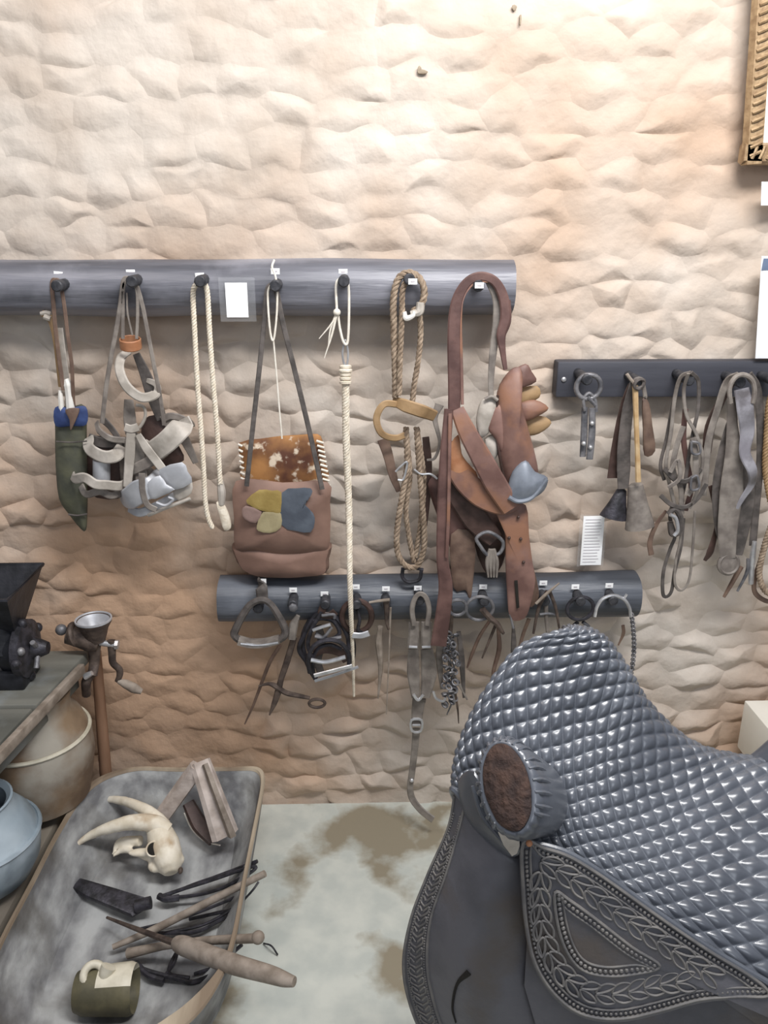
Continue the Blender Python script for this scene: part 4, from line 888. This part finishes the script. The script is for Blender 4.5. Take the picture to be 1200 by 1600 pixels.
T.part('body', lathe(gp, (0, 0, 1), [(h * .80, r * .86) for h, r in [(0, .06), (.004, .075), (.04, .112), (.09, .135), (.14, .142), (.165, .143), (.17, .136), (.20, .126), (.225, .108), (.24, .092), (.262, .088), (.272, .093), (.274, .088), (.262, .077), (.235, .08), (.15, .125), (.02, .07)]], 44), M_gpot)
T.part('ridge', ring(gp + Vector((0, 0, .133)), (0, 0, 1), .1218, .005, 48, 6), M_gpot)
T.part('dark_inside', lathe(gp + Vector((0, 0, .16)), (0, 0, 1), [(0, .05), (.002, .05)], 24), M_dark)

# ================================================================== DUGOUT TROUGH
ZR = .225
def srect(cx_, cy_, hx, hy, n, z, N=120):
    out = []
    for i in range(N):
        a = 2 * math.pi * i / N; c_, s__ = math.cos(a), math.sin(a)
        n_ = n * ((2.2 if s__ > 0 else .55) if c_ > 0 else (.7 if s__ > 0 else .8)); n_ = max(n_, 2)
        out.append(Vector((cx_ + hx * math.copysign(abs(c_) ** (2 / n_), c_), cy_ + hy * math.copysign(abs(s__) ** (2 / n_), s__), z)))
    return out
tx0, tx1, ty0, ty1 = -.722, -.258, -.90, -.125
tcx, tcy, thx, thy = (tx0 + tx1) / 2, (ty0 + ty1) / 2, (tx1 - tx0) / 2, (ty1 - ty0) / 2
def trough_rings():
    L = [(.62, .70, 3, .0), (.80, .84, 4, .02), (.94, .95, 5.5, .12), (1, 1, 6.5, ZR - .004), (.99, .995, 6.5, ZR), (.965, .98, 6, ZR), (.955, .972, 6, ZR - .006), (.90, .93, 5.5, ZR - .06), (.70, .80, 4, .095), (.40, .55, 3, .078), (.06, .1, 2, .075)]
    rings = []
    for i, (kx, ky, n, z) in enumerate(L):
        rg_ = srect(tcx, tcy, thx * kx, thy * ky, n, z)
        if i in (5, 6, 7): rg_ = [p.lerp(Vector((tcx, tcy, p.z)), .075 * max(0, min(1, (p.x - tcx) / thx * 1.6 - .3)) * max(0, min(1, (tcy - p.y) / thy * 3 - 1.7))) for p in rg_]
        rings.append([p + noise.noise_vector(Vector((p.x * 9, p.y * 5, p.z * 9))) * .007 for p in rg_])
    return rings
RG = trough_rings(); N = 120
def rings_geo(rs, capa, capb):
    V = [p for r in rs for p in r]; Fc = []
    for i in range(len(rs) - 1):
        for k in range(N):
            l = (k + 1) % N; Fc.append((i * N + k, i * N + l, (i + 1) * N + l, (i + 1) * N + k))
    if capa: Fc.append(tuple(range(N))[::-1])
    if capb: Fc.append(tuple((len(rs) - 1) * N + k for k in range(N)))
    return V, Fc
T = Thing('dugout_trough', 'large grey dugout wooden trough on the floor holding the skull', 'trough', (tcx, tcy, 0))
T.part('bowl', rings_geo(RG[:4] + RG[6:], True, True), M_trough)
T.part('rim', rings_geo([[p + Vector((0, 0, .001)) for p in r] for r in RG[3:7]], False, False), M_rim)
def inside_z(x, y):           # height of the hollow at a place
    kx = abs(x - tcx) / thx; ky = abs(y - tcy) / thy; k = max(kx, ky * .95)
    pts = [(0, .077), (.40, .08), (.70, .097), (.86, ZR - .06), (.93, ZR - .006)]
    for (a, za), (b, zb_) in zip(pts, pts[1:]):
        if k <= b: return za + (zb_ - za) * (k - a) / (b - a)
    return ZR

# --- goat skull
def sk(x, y, z): a_ = px('t', x, y); return F(a_[0], a_[1], z)
T = Thing('goat_skull', 'pale goat skull with two long curved horns lying in the trough', 'skull', sk(600, 420, .1))
ss = sc('t', sk(600, 420, .13))
horn1 = tube([sk(258, 458, .135), sk(300, 402, .155), sk(355, 362, .175), sk(430, 332, .195), sk(520, 312, .205), sk(600, 318, .20), sk(650, 350, .18)], [1 * ss, 8 * ss, 15 * ss, 23 * ss, 30 * ss, 35 * ss, 36 * ss], 8, 14)
horn2 = tube([sk(362, 240, .15), sk(400, 226, .165), sk(460, 224, .185), sk(530, 245, .20), sk(595, 282, .20), sk(645, 330, .18)], [3 * ss, 10 * ss, 16 * ss, 20 * ss, 25 * ss, 28 * ss], 8, 14)
T.part('horn', shake(horn1, .0015, 60), M_bone); T.part('horn', shake(horn2, .0015, 60), M_bone)
c0 = sk(635, 385, .165); dirn = (sk(690, 490, .12) - sk(620, 340, .185)).normalized()
q_ = dirn.to_track_quat('Z', 'X').to_matrix()
cran = join(tube([sk(598, 322, .185), sk(622, 352, .178), sk(640, 400, .158), sk(655, 448, .14), sk(664, 488, .125), sk(668, 512, .118)], [34 * ss, 50 * ss, 60 * ss, 56 * ss, 46 * ss, 26 * ss], 6, 16), ball(sk(560, 430, .15), (62 * ss, 20 * ss, 14 * ss)), ball(sk(612, 480, .125), (34 * ss, 34 * ss, 20 * ss)), ball(sk(702, 452, .135), (14 * ss, 18 * ss, 24 * ss), q_),
            tube([sk(440, 445, .12), sk(480, 420, .13), sk(530, 432, .14), sk(570, 455, .135), sk(600, 455, .14)], [6 * ss, 14 * ss, 10 * ss, 8 * ss, 10 * ss], 5, 8), tube([sk(440, 440, .115), sk(470, 390, .135), sk(550, 385, .15)], [5 * ss, 18 * ss, 22 * ss], 5, 8))
o = T.part('cranium', cran, M_bone, sharp=0)
md = o.modifiers.new('remesh', 'REMESH'); md.mode = 'VOXEL'; md.voxel_size = .0035; md.use_smooth_shade = True
md = o.modifiers.new('smooth', 'SMOOTH'); md.factor = .5; md.iterations = 4
tocam = (CAM - c0).normalized()
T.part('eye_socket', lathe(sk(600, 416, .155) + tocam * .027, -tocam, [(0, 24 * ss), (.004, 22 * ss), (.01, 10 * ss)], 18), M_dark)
T.part('socket_rim', ring(sk(600, 416, .155) + tocam * .027, tocam, 26 * ss, 3.5 * ss, 20, 8), M_bone)
T.part('nose_cavity', ball(sk(705, 500, .118) + tocam * .008, (9 * ss, 14 * ss, 12 * ss)), M_rust)

# --- wooden saddle-tree bracket
T = Thing('wooden_bracket', 'pale angled wooden bracket leaning at the far end of the trough', 'bracket', sk(780, 250, .12))
ap = sk(772, 95, .30); T.part('arm', beam(ap, sk(632, 290, .16), .042, .03, (.4, -1, .5)), M_pink)
T.part('arm', strap([sk(782, 75, .31), sk(830, 215, .24), sk(880, 365, .15)], [.05, .058, .068], .022, (.5, -1, .6)), M_pink)
T.part('edge_strip', strap([sk(800, 85, .315), sk(852, 225, .245), sk(905, 362, .155)], [.014, .016, .02], .03, (.5, -1, .6)), M_stick)
T.part('cross_piece', strap([sk(735, 235, .19), sk(780, 320, .15), sk(835, 385, .125)], [.03, .04, .03], .02, (.3, -1, .8)), M_darkl)
T.part('wire', tube([sk(720, 275, .17), sk(750, 340, .13), sk(800, 385, .12), sk(860, 402, .125)], .0018, 6, 6), M_string)

# --- tools lying in the trough
T = Thing('plough_blade', 'dark flat iron blade lying across the trough below the skull', 'blade', sk(430, 600, .1))
bl = [sk(280, 572, .118), sk(312, 534, .125), sk(450, 574, .115), sk(592, 618, .105), sk(560, 655, .10), sk(518, 682, .10), sk(330, 604, .11)]
T.part('blade', plate(bl, .014, .002, (0, -.2, 1), n=1), M_biron)
T.part('socket', tube([sk(530, 640, .115), sk(590, 625, .12)], .014, 3, 10), M_biron)
def wires(lbl, lst, z=.11, nm='iron_wire_bundle', cat='wire'):
    T = Thing(nm, lbl, cat, sk(lst[0][0][0][0], lst[0][0][0][1], .1))
    for pts, r_ in lst: T.part('wire', tube([sk(p[0], p[1], z + (p[2] if len(p) > 2 else 0)) for p in pts], r_, 6, 7), M_biron)
wires('black iron wires looped together beside the upper trough rim', [([(615, 606), (720, 570, .01), (870, 515, .03), (1005, 464, .07)], .0045), ([(620, 606), (740, 600, .005), (850, 575, .02), (960, 520, .05), (1000, 488, .06), (960, 492, .06), (820, 540, .03), (690, 580, .01)], .004), ([(640, 602), (780, 545, .02), (930, 500, .05), (1000, 470, .065)], .0035), ([(620, 600), (650, 612), (700, 606)], .008)], .105)
wires('thin black wire hoops lying under the crossed rods', [([(540, 730), (700, 690, .01), (860, 630, .03), (935, 600, .05), (920, 640, .045), (800, 710, .015), (640, 745)], .0035), ([(600, 745), (760, 740, .005), (850, 700, .02), (925, 658, .04), (880, 660, .035), (740, 690, .01)], .004), ([(930, 640, .045), (985, 580, .07), (1010, 545, .08)], .0025)], .095, 'wire_hoops')
wires('rough dark wire scraps at the near end of the trough', [([(540, 880), (600, 900), (700, 925, .0), (760, 935, .0), (880, 885, .03)], .005), ([(640, 920), (680, 860), (690, 820), (660, 900), (740, 920)], .004), ([(760, 905), (850, 870, .02), (945, 790, .06)], .004), ([(530, 860), (580, 910), (640, 930)], .006), ([(750, 940), (820, 915, .01), (890, 880, .03)], .0035)], .095, 'wire_scraps')
solo('wooden_rod', 'thin tan wooden rod slanting up to the right trough rim', 'rod', tube([sk(440, 800, .10), sk(620, 722, .12), sk(820, 620, .17), sk(1035, 512, .235)], [.006, .0085, .0085, .0075], 6, 10), M_stick, sk(700, 690, .12))
solo('iron_bar', 'short grey bar with a knobbed end resting on the right trough rim', 'bar', join(tube([sk(500, 825, .105), sk(640, 795, .13), sk(800, 775, .17), sk(1000, 765, .235)], [.011, .008, .0085, .009], 6, 10), ball(sk(1008, 762, .236), .013)), M_stick, sk(700, 790, .12))
T = Thing('long_handled_iron', 'iron spike with a thick grey wooden handle sticking over the trough rim', 'tool', sk(760, 800, .15))
T.part('spike', tube([sk(418, 684, .12), sk(550, 735, .145), sk(700, 790, .18)], [.003, .0055, .007], 6, 8), M_rust)
T.part('handle', tube([sk(688, 782, .182), sk(720, 795, .19), sk(900, 862, .235), sk(1050, 905, .25), sk(1110, 925, .255), sk(1150, 935, .258)], [.013, .0185, .018, .0155, .013, .009], 6, 12), M_stick)
T = Thing('clay_jug', 'small clay jug lying on its side with a cream loop handle', 'jug', sk(420, 980, .1))
ja, jb = sk(292, 975, .125), sk(528, 960, .125); L_ = (jb - ja).length
jg = lathe(ja, jb - ja, [(0, .018), (.004, .036)] + [(.02 + (L_ - .03) * q / 12, .043 + .005 * q / 12) for q in range(13)] + [(L_, .044), (L_ - .01, .036), (L_ * .4, .03)], 40)
jt, jo = [], []
for f in jg[1]:
    c_ = sum((jg[0][v] for v in f), Vector()) / len(f); t_ = (c_ - ja).dot((jb - ja).normalized()) / L_; w_ = c_ - (ja + (jb - ja) * t_)
    (jt if len(f) == 4 and t_ > .45 and w_.length > .038 and w_.normalized().dot(Vector((0, .35, .93))) > .55 else jo).append(f)
T.part('body', (jg[0], jo), M_olive, recalc=False); T.part('pale_top', (jg[0], jt), M_cream, recalc=False)  # upward faces toward one end take the cream colour
p = sk(365, 908, .165); T.part('handle', ring(p, (CAM - p).normalized(), 30 * ss, 13 * ss, 22, 10), M_cream)
T.part('spout', tube([sk(410, 940, .15), sk(412, 905, .168), sk(425, 875, .18)], [12 * ss, 20 * ss, 24 * ss], 4, 12), M_cream)
solo('wire_scrap', 'tiny bent wire on the concrete beside the trough rim', 'wire', tube([F(412, 1474, .004), F(424, 1478, .02), F(434, 1492, .004)], .002, 5, 6), M_biron, F(424, 1480, 0))

# ================================================================== WHITE BENCH AT THE RIGHT
ba = W(1163, 1094, .06); bb = W(1160, 1166, .06)
T = Thing('white_plinth', 'low white painted plinth against the wall at the right edge', 'plinth', (ba.x + .4, -.3, 0))
T.part('top', boxg((ba.x, -.60, bb.z), (ba.x + .9, -.06, ba.z), .004), M_white)
for xx in (ba.x + .14, ba.x + .8):
    for yy in (-.5, -.12): T.part('leg', boxg((xx, yy - .025, 0), (xx + .05, yy + .025, bb.z + .001), .003), M_white)

# ================================================================== SADDLE
rows = [[(890, 985), (937, 1000), (977, 1050), (1013, 1107), (1077, 1166), (1150, 1192), (1255, 1198), (1380, 1150)],
        [(818, 1014), (868, 1062), (918, 1122), (968, 1180), (1035, 1232), (1125, 1266), (1255, 1285), (1400, 1270)],
        [(760, 1090), (815, 1142), (872, 1202), (928, 1258), (1003, 1308), (1105, 1350), (1255, 1385), (1420, 1400)],
        [(724, 1168), (780, 1222), (843, 1275), (905, 1325), (987, 1378), (1095, 1434), (1255, 1487), (1440, 1520)],
        [(712, 1235), (762, 1292), (828, 1334), (910, 1380), (1000, 1442), (1112, 1510), (1255, 1598), (1450, 1640)]]
c0_, c3_, c6_ = [.95, .945, .92, .89, .865], [.95, .89, .845, .81, .785], [.95, .87, .80, .74, .70]
def fwd(r, c):
    t = c
    if t <= 3: return c0_[r] + (c3_[r] - c0_[r]) * t / 3
    t = min(1, (t - 3) / 3); return c3_[r] + (c6_[r] - c3_[r]) * t
ctrl = [[P(*rows[r][c], fwd(r, c)) for c in range(8)] for r in range(5)]
far1 = [p + Vector((.01, .065, -.035)) for p in ctrl[0]]; far2 = [p + Vector((.01, .12, -.12)) for p in ctrl[0]]; far3 = [p + Vector((.01, .15, -.23)) for p in ctrl[0]]
full = [far3, far2, far1] + ctrl
def rolled(r_, i):
    d = (r_[0] - CAM).normalized(); k = (.15, .35, .6, .85, 1, 1, 1, 1)[i]
    return [r_[0] + d * .075 * k + Vector((.02, 0, -.045)), r_[0] + d * .032 * k + Vector((.0, 0, -.012))] + r_
full = [rolled(r_, i) for i, r_ in enumerate(full)]
NR, NC = 380, 500
G = crgrid(full, NR, NC); Nn = gnormals(G)
tcv = np.array(CAM)
if np.mean(np.sum(Nn * (tcv - G), axis=2)) < 0: Nn = -Nn
vv = np.linspace(0, 7, NR)[:, None]; uu = np.linspace(0, 9, NC)[None, :]
A_ = uu * 6.0; B_ = vv * 5.4
h_ = np.abs(np.sin(np.pi * (A_ + B_) / 2 + .12 * np.sin(B_ * 1.7)) * np.sin(np.pi * (A_ - B_) / 2 + .12 * np.sin(A_ * 1.3)))
edge = np.clip((7 - vv) * 5, 0, 1) * np.clip(vv * 3, 0, 1) * np.clip(uu * 6, 0, 1)
Gq = G + Nn * (h_ ** .6 * .0054 * edge)[..., None]
T = Thing('saddle', 'black quilted leather side saddle with tooled flaps in the foreground', 'saddle', (.35, -1.05, 0))
T.part('quilted_seat', skin(Gq, .014, Nn), M_saddle, sharp=0, recalc=False)
Gp = crgrid([r_[2:] for r_ in full], 40, 40); Np = np.zeros_like(Gp); Np[..., 2] = 1
T.part('saddle_tree', sheet(Gp - Np * .018, .02, Np), M_flap, recalc=False)
edgep = [Vector(Gq[-1, j]) for j in range(0, NC, 6)] ; T.part('seat_piping', sweep(edgep, .005, 8), M_saddle)
# cantle roll rising at the frame edge
T.part('cantle_roll', tube([P(1120, 1212, .985), P(1155, 1202, .99), P(1190, 1192, .985), P(1240, 1165, .97), P(1320, 1135, .93), P(1400, 1150, .87), P(1450, 1190, .83), P(1462, 1230, .82)], [.004, .010, .018, .026, .032, .030, .022, .006], 8, 14), M_saddle)

# pommel horn
fc = P(792, 1229, .742); e1 = (P(768, 1160, .768) - P(820, 1300, .728)); l1 = e1.length / 2 * .9; e1.normalize()
ax = (P(792, 1229, .742) - P(862, 1250, .835)).normalized(); nf = (ax * .55 + (CAM - fc).normalized() * .6 + Vector((-.25, 0, 0))).normalized(); e1 = (e1 - nf * e1.dot(nf)).normalized(); e2 = nf.cross(e1)
if e2.dot(RT) < 0: e2 = -e2
l2 = .027
base = P(838, 1246, .85); V, Fc = [], []; SID = 84
lev = [(0.0, 1.02, 1.50), (.25, 1.06, 1.52), (.5, 1.12, 1.52), (.72, 1.17, 1.50), (.88, 1.18, 1.42), (.97, 1.12, 1.27), (1.0, 1.02, 1.06), (.985, .97, .95)]
for t, ka, kb in lev:
    c_ = base.lerp(fc, t)
    for k in range(SID):
        a = 2 * math.pi * k / SID; pl_ = 1 + .045 * (abs(math.sin(a * 12)) ** .5 - .6) * (t ** 2) * (1 if t < .98 else .4)
        V.append(c_ + (e1 * math.cos(a) * l1 * ka + e2 * (math.sin(a) * l2 * kb)) * pl_)
for i in range(len(lev) - 1):
    for k in range(SID): l = (k + 1) % SID; Fc.append((i * SID + k, i * SID + l, (i + 1) * SID + l, (i + 1) * SID + k))
hn = T.part('pommel_horn', (V, Fc), M_saddle, sharp=0)
for k in range(26):
    a = 2 * math.pi * (k + .5) / 26 + R.uniform(-.04, .04)
    if math.cos(a) < -.75: continue
    T.part('pleat', tube([base.lerp(fc, t) + (e1 * math.cos(a) * l1 * ka + e2 * math.sin(a) * l2 * kb) * q for t, ka, kb, q in ((.62, 1.15, 1.51, .985), (.80, 1.18, 1.47, 1.0), (.93, 1.16, 1.36, 1.01), (.99, 1.06, 1.13, 1.01))], [.0006, .0026, .0030, .0014], 3, 6), M_saddle, sub=hn)
fo_ = [fc + e1 * math.cos(2 * math.pi * k / 32) * l1 + e2 * math.sin(2 * math.pi * k / 32) * l2 for k in range(32)]
T.part('horn_face', shake(plate(fo_, .006, .004, nf, closed_cr=False), .001, 90), M_suede, sub=hn)
tip = [P(778, 1300, .735), P(800, 1338, .745), P(812, 1322, .742), P(806, 1296, .735)]
T.part('horn_tip', plate(tip, .004, 0, (CAM - tip[0]).normalized(), n=2), M_pale, sub=hn)
hs = [P(716, 1222, .862), P(742, 1205, .83), P(772, 1262, .80), P(806, 1300, .775), P(814, 1330, .77), P(796, 1338, .785), P(760, 1312, .815), P(728, 1275, .845)]
T.part('horn_skirt', plate(hs, .008, .012, Vector((-.5, -.75, .45)), n=3), M_saddle, sub=hn)
for k in range(4):
    T.part('fold', tube([P(738 + k * 12, 1228 + k * 10, .815 - k * .006), P(756 + k * 12, 1275 + k * 8, .80 - k * .006), P(792 + k * 4, 1322 + k * 2, .772)], [.002, .0045, .002], 5, 8), M_saddle, sub=hn)

# front flap with tooled border
lf = [[(712, 1215), (735, 1240), (768, 1300), (800, 1330), (840, 1345)],
      [(700, 1290), (722, 1298), (765, 1330), (805, 1352), (850, 1370)],
      [(668, 1362), (703, 1368), (755, 1395), (808, 1415), (860, 1430)],
      [(640, 1435), (680, 1440), (745, 1465), (815, 1480), (870, 1495)],
      [(628, 1508), (676, 1512), (742, 1532), (820, 1548), (880, 1560)],
      [(640, 1575), (690, 1580), (755, 1600), (835, 1612), (890, 1625)],
      [(672, 1650), (718, 1655), (780, 1670), (850, 1685), (905, 1695)]]
lfw = [[.87, .85, .82, .805, .80], [.865, .84, .805, .79, .79], [.86, .825, .785, .78, .79], [.85, .815, .775, .775, .785], [.84, .805, .765, .765, .775], [.83, .795, .76, .755, .765], [.815, .785, .755, .75, .76]]
lc = [[P(*lf[i][j], lfw[i][j]) for j in range(5)] for i in range(7)]
GL = crgrid(lc, 70, 50); NL = gnormals(GL)
if np.mean(np.sum(NL * (tcv - GL), axis=2)) < 0: NL = -NL
ff = T.part('front_flap', sheet(GL, .006, NL), M_flap, recalc=False)
def on(Gr, Nr, u, v, lift):
    i = min(max(v, 0), 1) * (Gr.shape[0] - 1); j = min(max(u, 0), 1) * (Gr.shape[1] - 1); a, b = int(min(i, Gr.shape[0] - 2)), int(min(j, Gr.shape[1] - 2)); s, t = i - a, j - b
    p = Gr[a, b] * (1 - s) * (1 - t) + Gr[a + 1, b] * s * (1 - t) + Gr[a, b + 1] * (1 - s) * t + Gr[a + 1, b + 1] * s * t
    return Vector(p + Nr[a, b] * lift)
g = []
for u in (.02, .215): g.append(sweep([on(GL, NL, u, .06 + .94 * i / 70, .0005) for i in range(71)], .002, 6))
for u in (.055, .19):
    for i in range(95): v = .12 + .88 * i / 95; g.append(ball(on(GL, NL, u, v, .0005), .0016, nu=6, nv=4))
T.part('border_stitching', join(*g), M_tool, sub=ff)
g = []
for i in range(22):
    v = .20 + .80 * i / 22; dv = .036
    for sgn in (-1, 1):
        g.append(sweep(cr([on(GL, NL, .122, v + dv, .0005), on(GL, NL, .122 + sgn * .052, v + dv * .55, .0005), on(GL, NL, .122 + sgn * .048, v, .0005), on(GL, NL, .122 + sgn * .008, v + dv * .45, .0005)], 4), .0014, 5))
T.part('leaf_tooling', join(*g), M_tool, sub=ff)
T.part('slit', sweep(cr([on(GL, NL, .47, .64, .001), on(GL, NL, .40, .70, .001), on(GL, NL, .34, .80, .001), on(GL, NL, .33, .86, .001)], 6), [.004, .002, .0015, .001], 8), M_dark, sub=ff)

# tooled side flap
A3, B3, C3 = P(815, 1322, .772), P(1220, 1575, .700), P(880, 1592, .722)
nS = (B3 - A3).cross(C3 - A3).normalized()
if nS.dot(CAM - A3) < 0: nS = -nS
def SP(x, y, lift=0): a_ = px('s', x, y); return PL(a_[0], a_[1], A3 + nS * lift, nS)
outl = [(402, 735), (480, 748), (560, 775), (660, 835), (780, 920), (900, 1005), (1020, 1085), (1130, 1150), (1260, 1225), (1400, 1310), (1400, 1380), (1200, 1258), (1100, 1242), (980, 1252), (860, 1285), (740, 1312), (640, 1310), (560, 1280), (490, 1215), (440, 1130), (415, 1030), (402, 900)]
sf = T.part('side_flap', plate([SP(x, y) for x, y in outl], .012, .006, nS, n=3), M_flap)
def inset(pts, d):
    cx_, cy_ = 700, 1040; out = []
    for i, (x, y) in enumerate(pts):
        a, b = pts[i - 1], pts[(i + 1) % len(pts)]; tx_, ty_ = b[0] - a[0], b[1] - a[1]; l = math.hypot(tx_, ty_); nx, ny = -ty_ / l, tx_ / l
        out.append((x + nx * d, y + ny * d))
    return out
core = [(402, 735), (480, 748), (560, 775), (660, 835), (780, 920), (900, 1005), (1020, 1085), (1120, 1145), (1190, 1195), (1200, 1240), (1100, 1242), (980, 1252), (860, 1285), (740, 1312), (640, 1310), (560, 1280), (490, 1215), (440, 1130), (415, 1030), (402, 900)]
LF = .0095
g = []
for d, r_ in ((8, .0022), (36, .0014)): g.append(sweep(cr([SP(x, y, LF) for x, y in inset(core, d)], 5, True), r_, 6, True))
pb = resample(cr([SP(x, y, LF) for x, y in inset(core, 23)], 5, True), .0058)
g += [ball(p, .0022, nu=6, nv=4) for p in pb]
T.part('border_stitching', join(*g), M_tool, sub=sf)
inner = [(512, 900), (560, 925), (650, 990), (760, 1075), (850, 1135), (780, 1160), (680, 1168), (600, 1148), (550, 1090), (520, 1000)]
g = [sweep(cr([SP(x, y, LF + .002) for x, y in inner], 5, True), .002, 6, True)]
pb = resample(cr([SP(x, y, LF + .002) for x, y in inset(inner, 14)], 5, True), .0062); g += [ball(p, .0028, nu=6, nv=4) for p in pb]
g.append(sweep(cr([SP(x, y, LF + .002) for x, y in inset(inner, 28)], 5, True), .0014, 6, True))
T.part('inner_border', join(*g), M_tool, sub=sf)
def vine(path2d, n):
    out = []; pts = [Vector((x, y, 0)) for x, y in path2d]; p = resample(cr(pts, 10), sum((b - a).length for a, b in zip(pts, pts[1:])) / n)
    for a, b in zip(p, p[1:]):
        t = (b - a); L = t.length
        if L < 8: continue
        t = t / L; nn_ = Vector((-t.y, t.x, 0))
        for sg in (-1, 1):
            q = [a + nn_ * sg * 2, a + t * L * .15 + nn_ * sg * 22, a + t * L * .62 + nn_ * sg * 33, a + t * L * 1.12 + nn_ * sg * 27, a + t * L * .72 + nn_ * sg * 10]
            out.append(sweep(cr([SP(v.x, v.y, LF + .001) for v in q], 4, True), .0016, 5, True))
    return out
g = vine([(470, 800), (560, 850), (670, 935), (780, 1010), (880, 1075), (950, 1125), (1040, 1180)], 12) + vine([(465, 835), (462, 920), (470, 1010), (500, 1110), (560, 1185), (640, 1225), (740, 1222), (850, 1195), (960, 1185)], 15)
T.part('leaf_tooling', join(*g), M_tool, sub=sf)
T.part('flap_piping', tube([SP(x, y, .006) for x, y in outl[:10]], .004, 5, 8), M_saddle, sub=sf)
T.part('rivet', ball(SP(428, 740, .012), .004), M_orange, sub=sf)
# lower sweat flap below the tooled flap
T.part('under_flap', plate([SP(x, y, -.03) for x, y in ((430, 900), (800, 1000), (1300, 1250), (1400, 1500), (1000, 1500), (500, 1500))], .008, 0, nS, n=2), M_flap)
# wooden stand carrying the saddle (mostly hidden below it)
T = Thing('saddle_stand', 'wooden trestle carrying the quilted saddle, mostly hidden beneath it', 'stand', (.4, -1.0, 0))
zs = .70
T.part('beam', boxg((.22, -1.04, zs - .10), (.85, -.94, zs), .006), M_wood)
for xx in (.30, .78):
    for sg in (-1, 1): T.part('leg', beam(Vector((xx, -.99 + sg * .03, zs - .08)), Vector((xx, -.99 + sg * .20, 0)), .05, .04, (1, 0, 0)), M_wood)
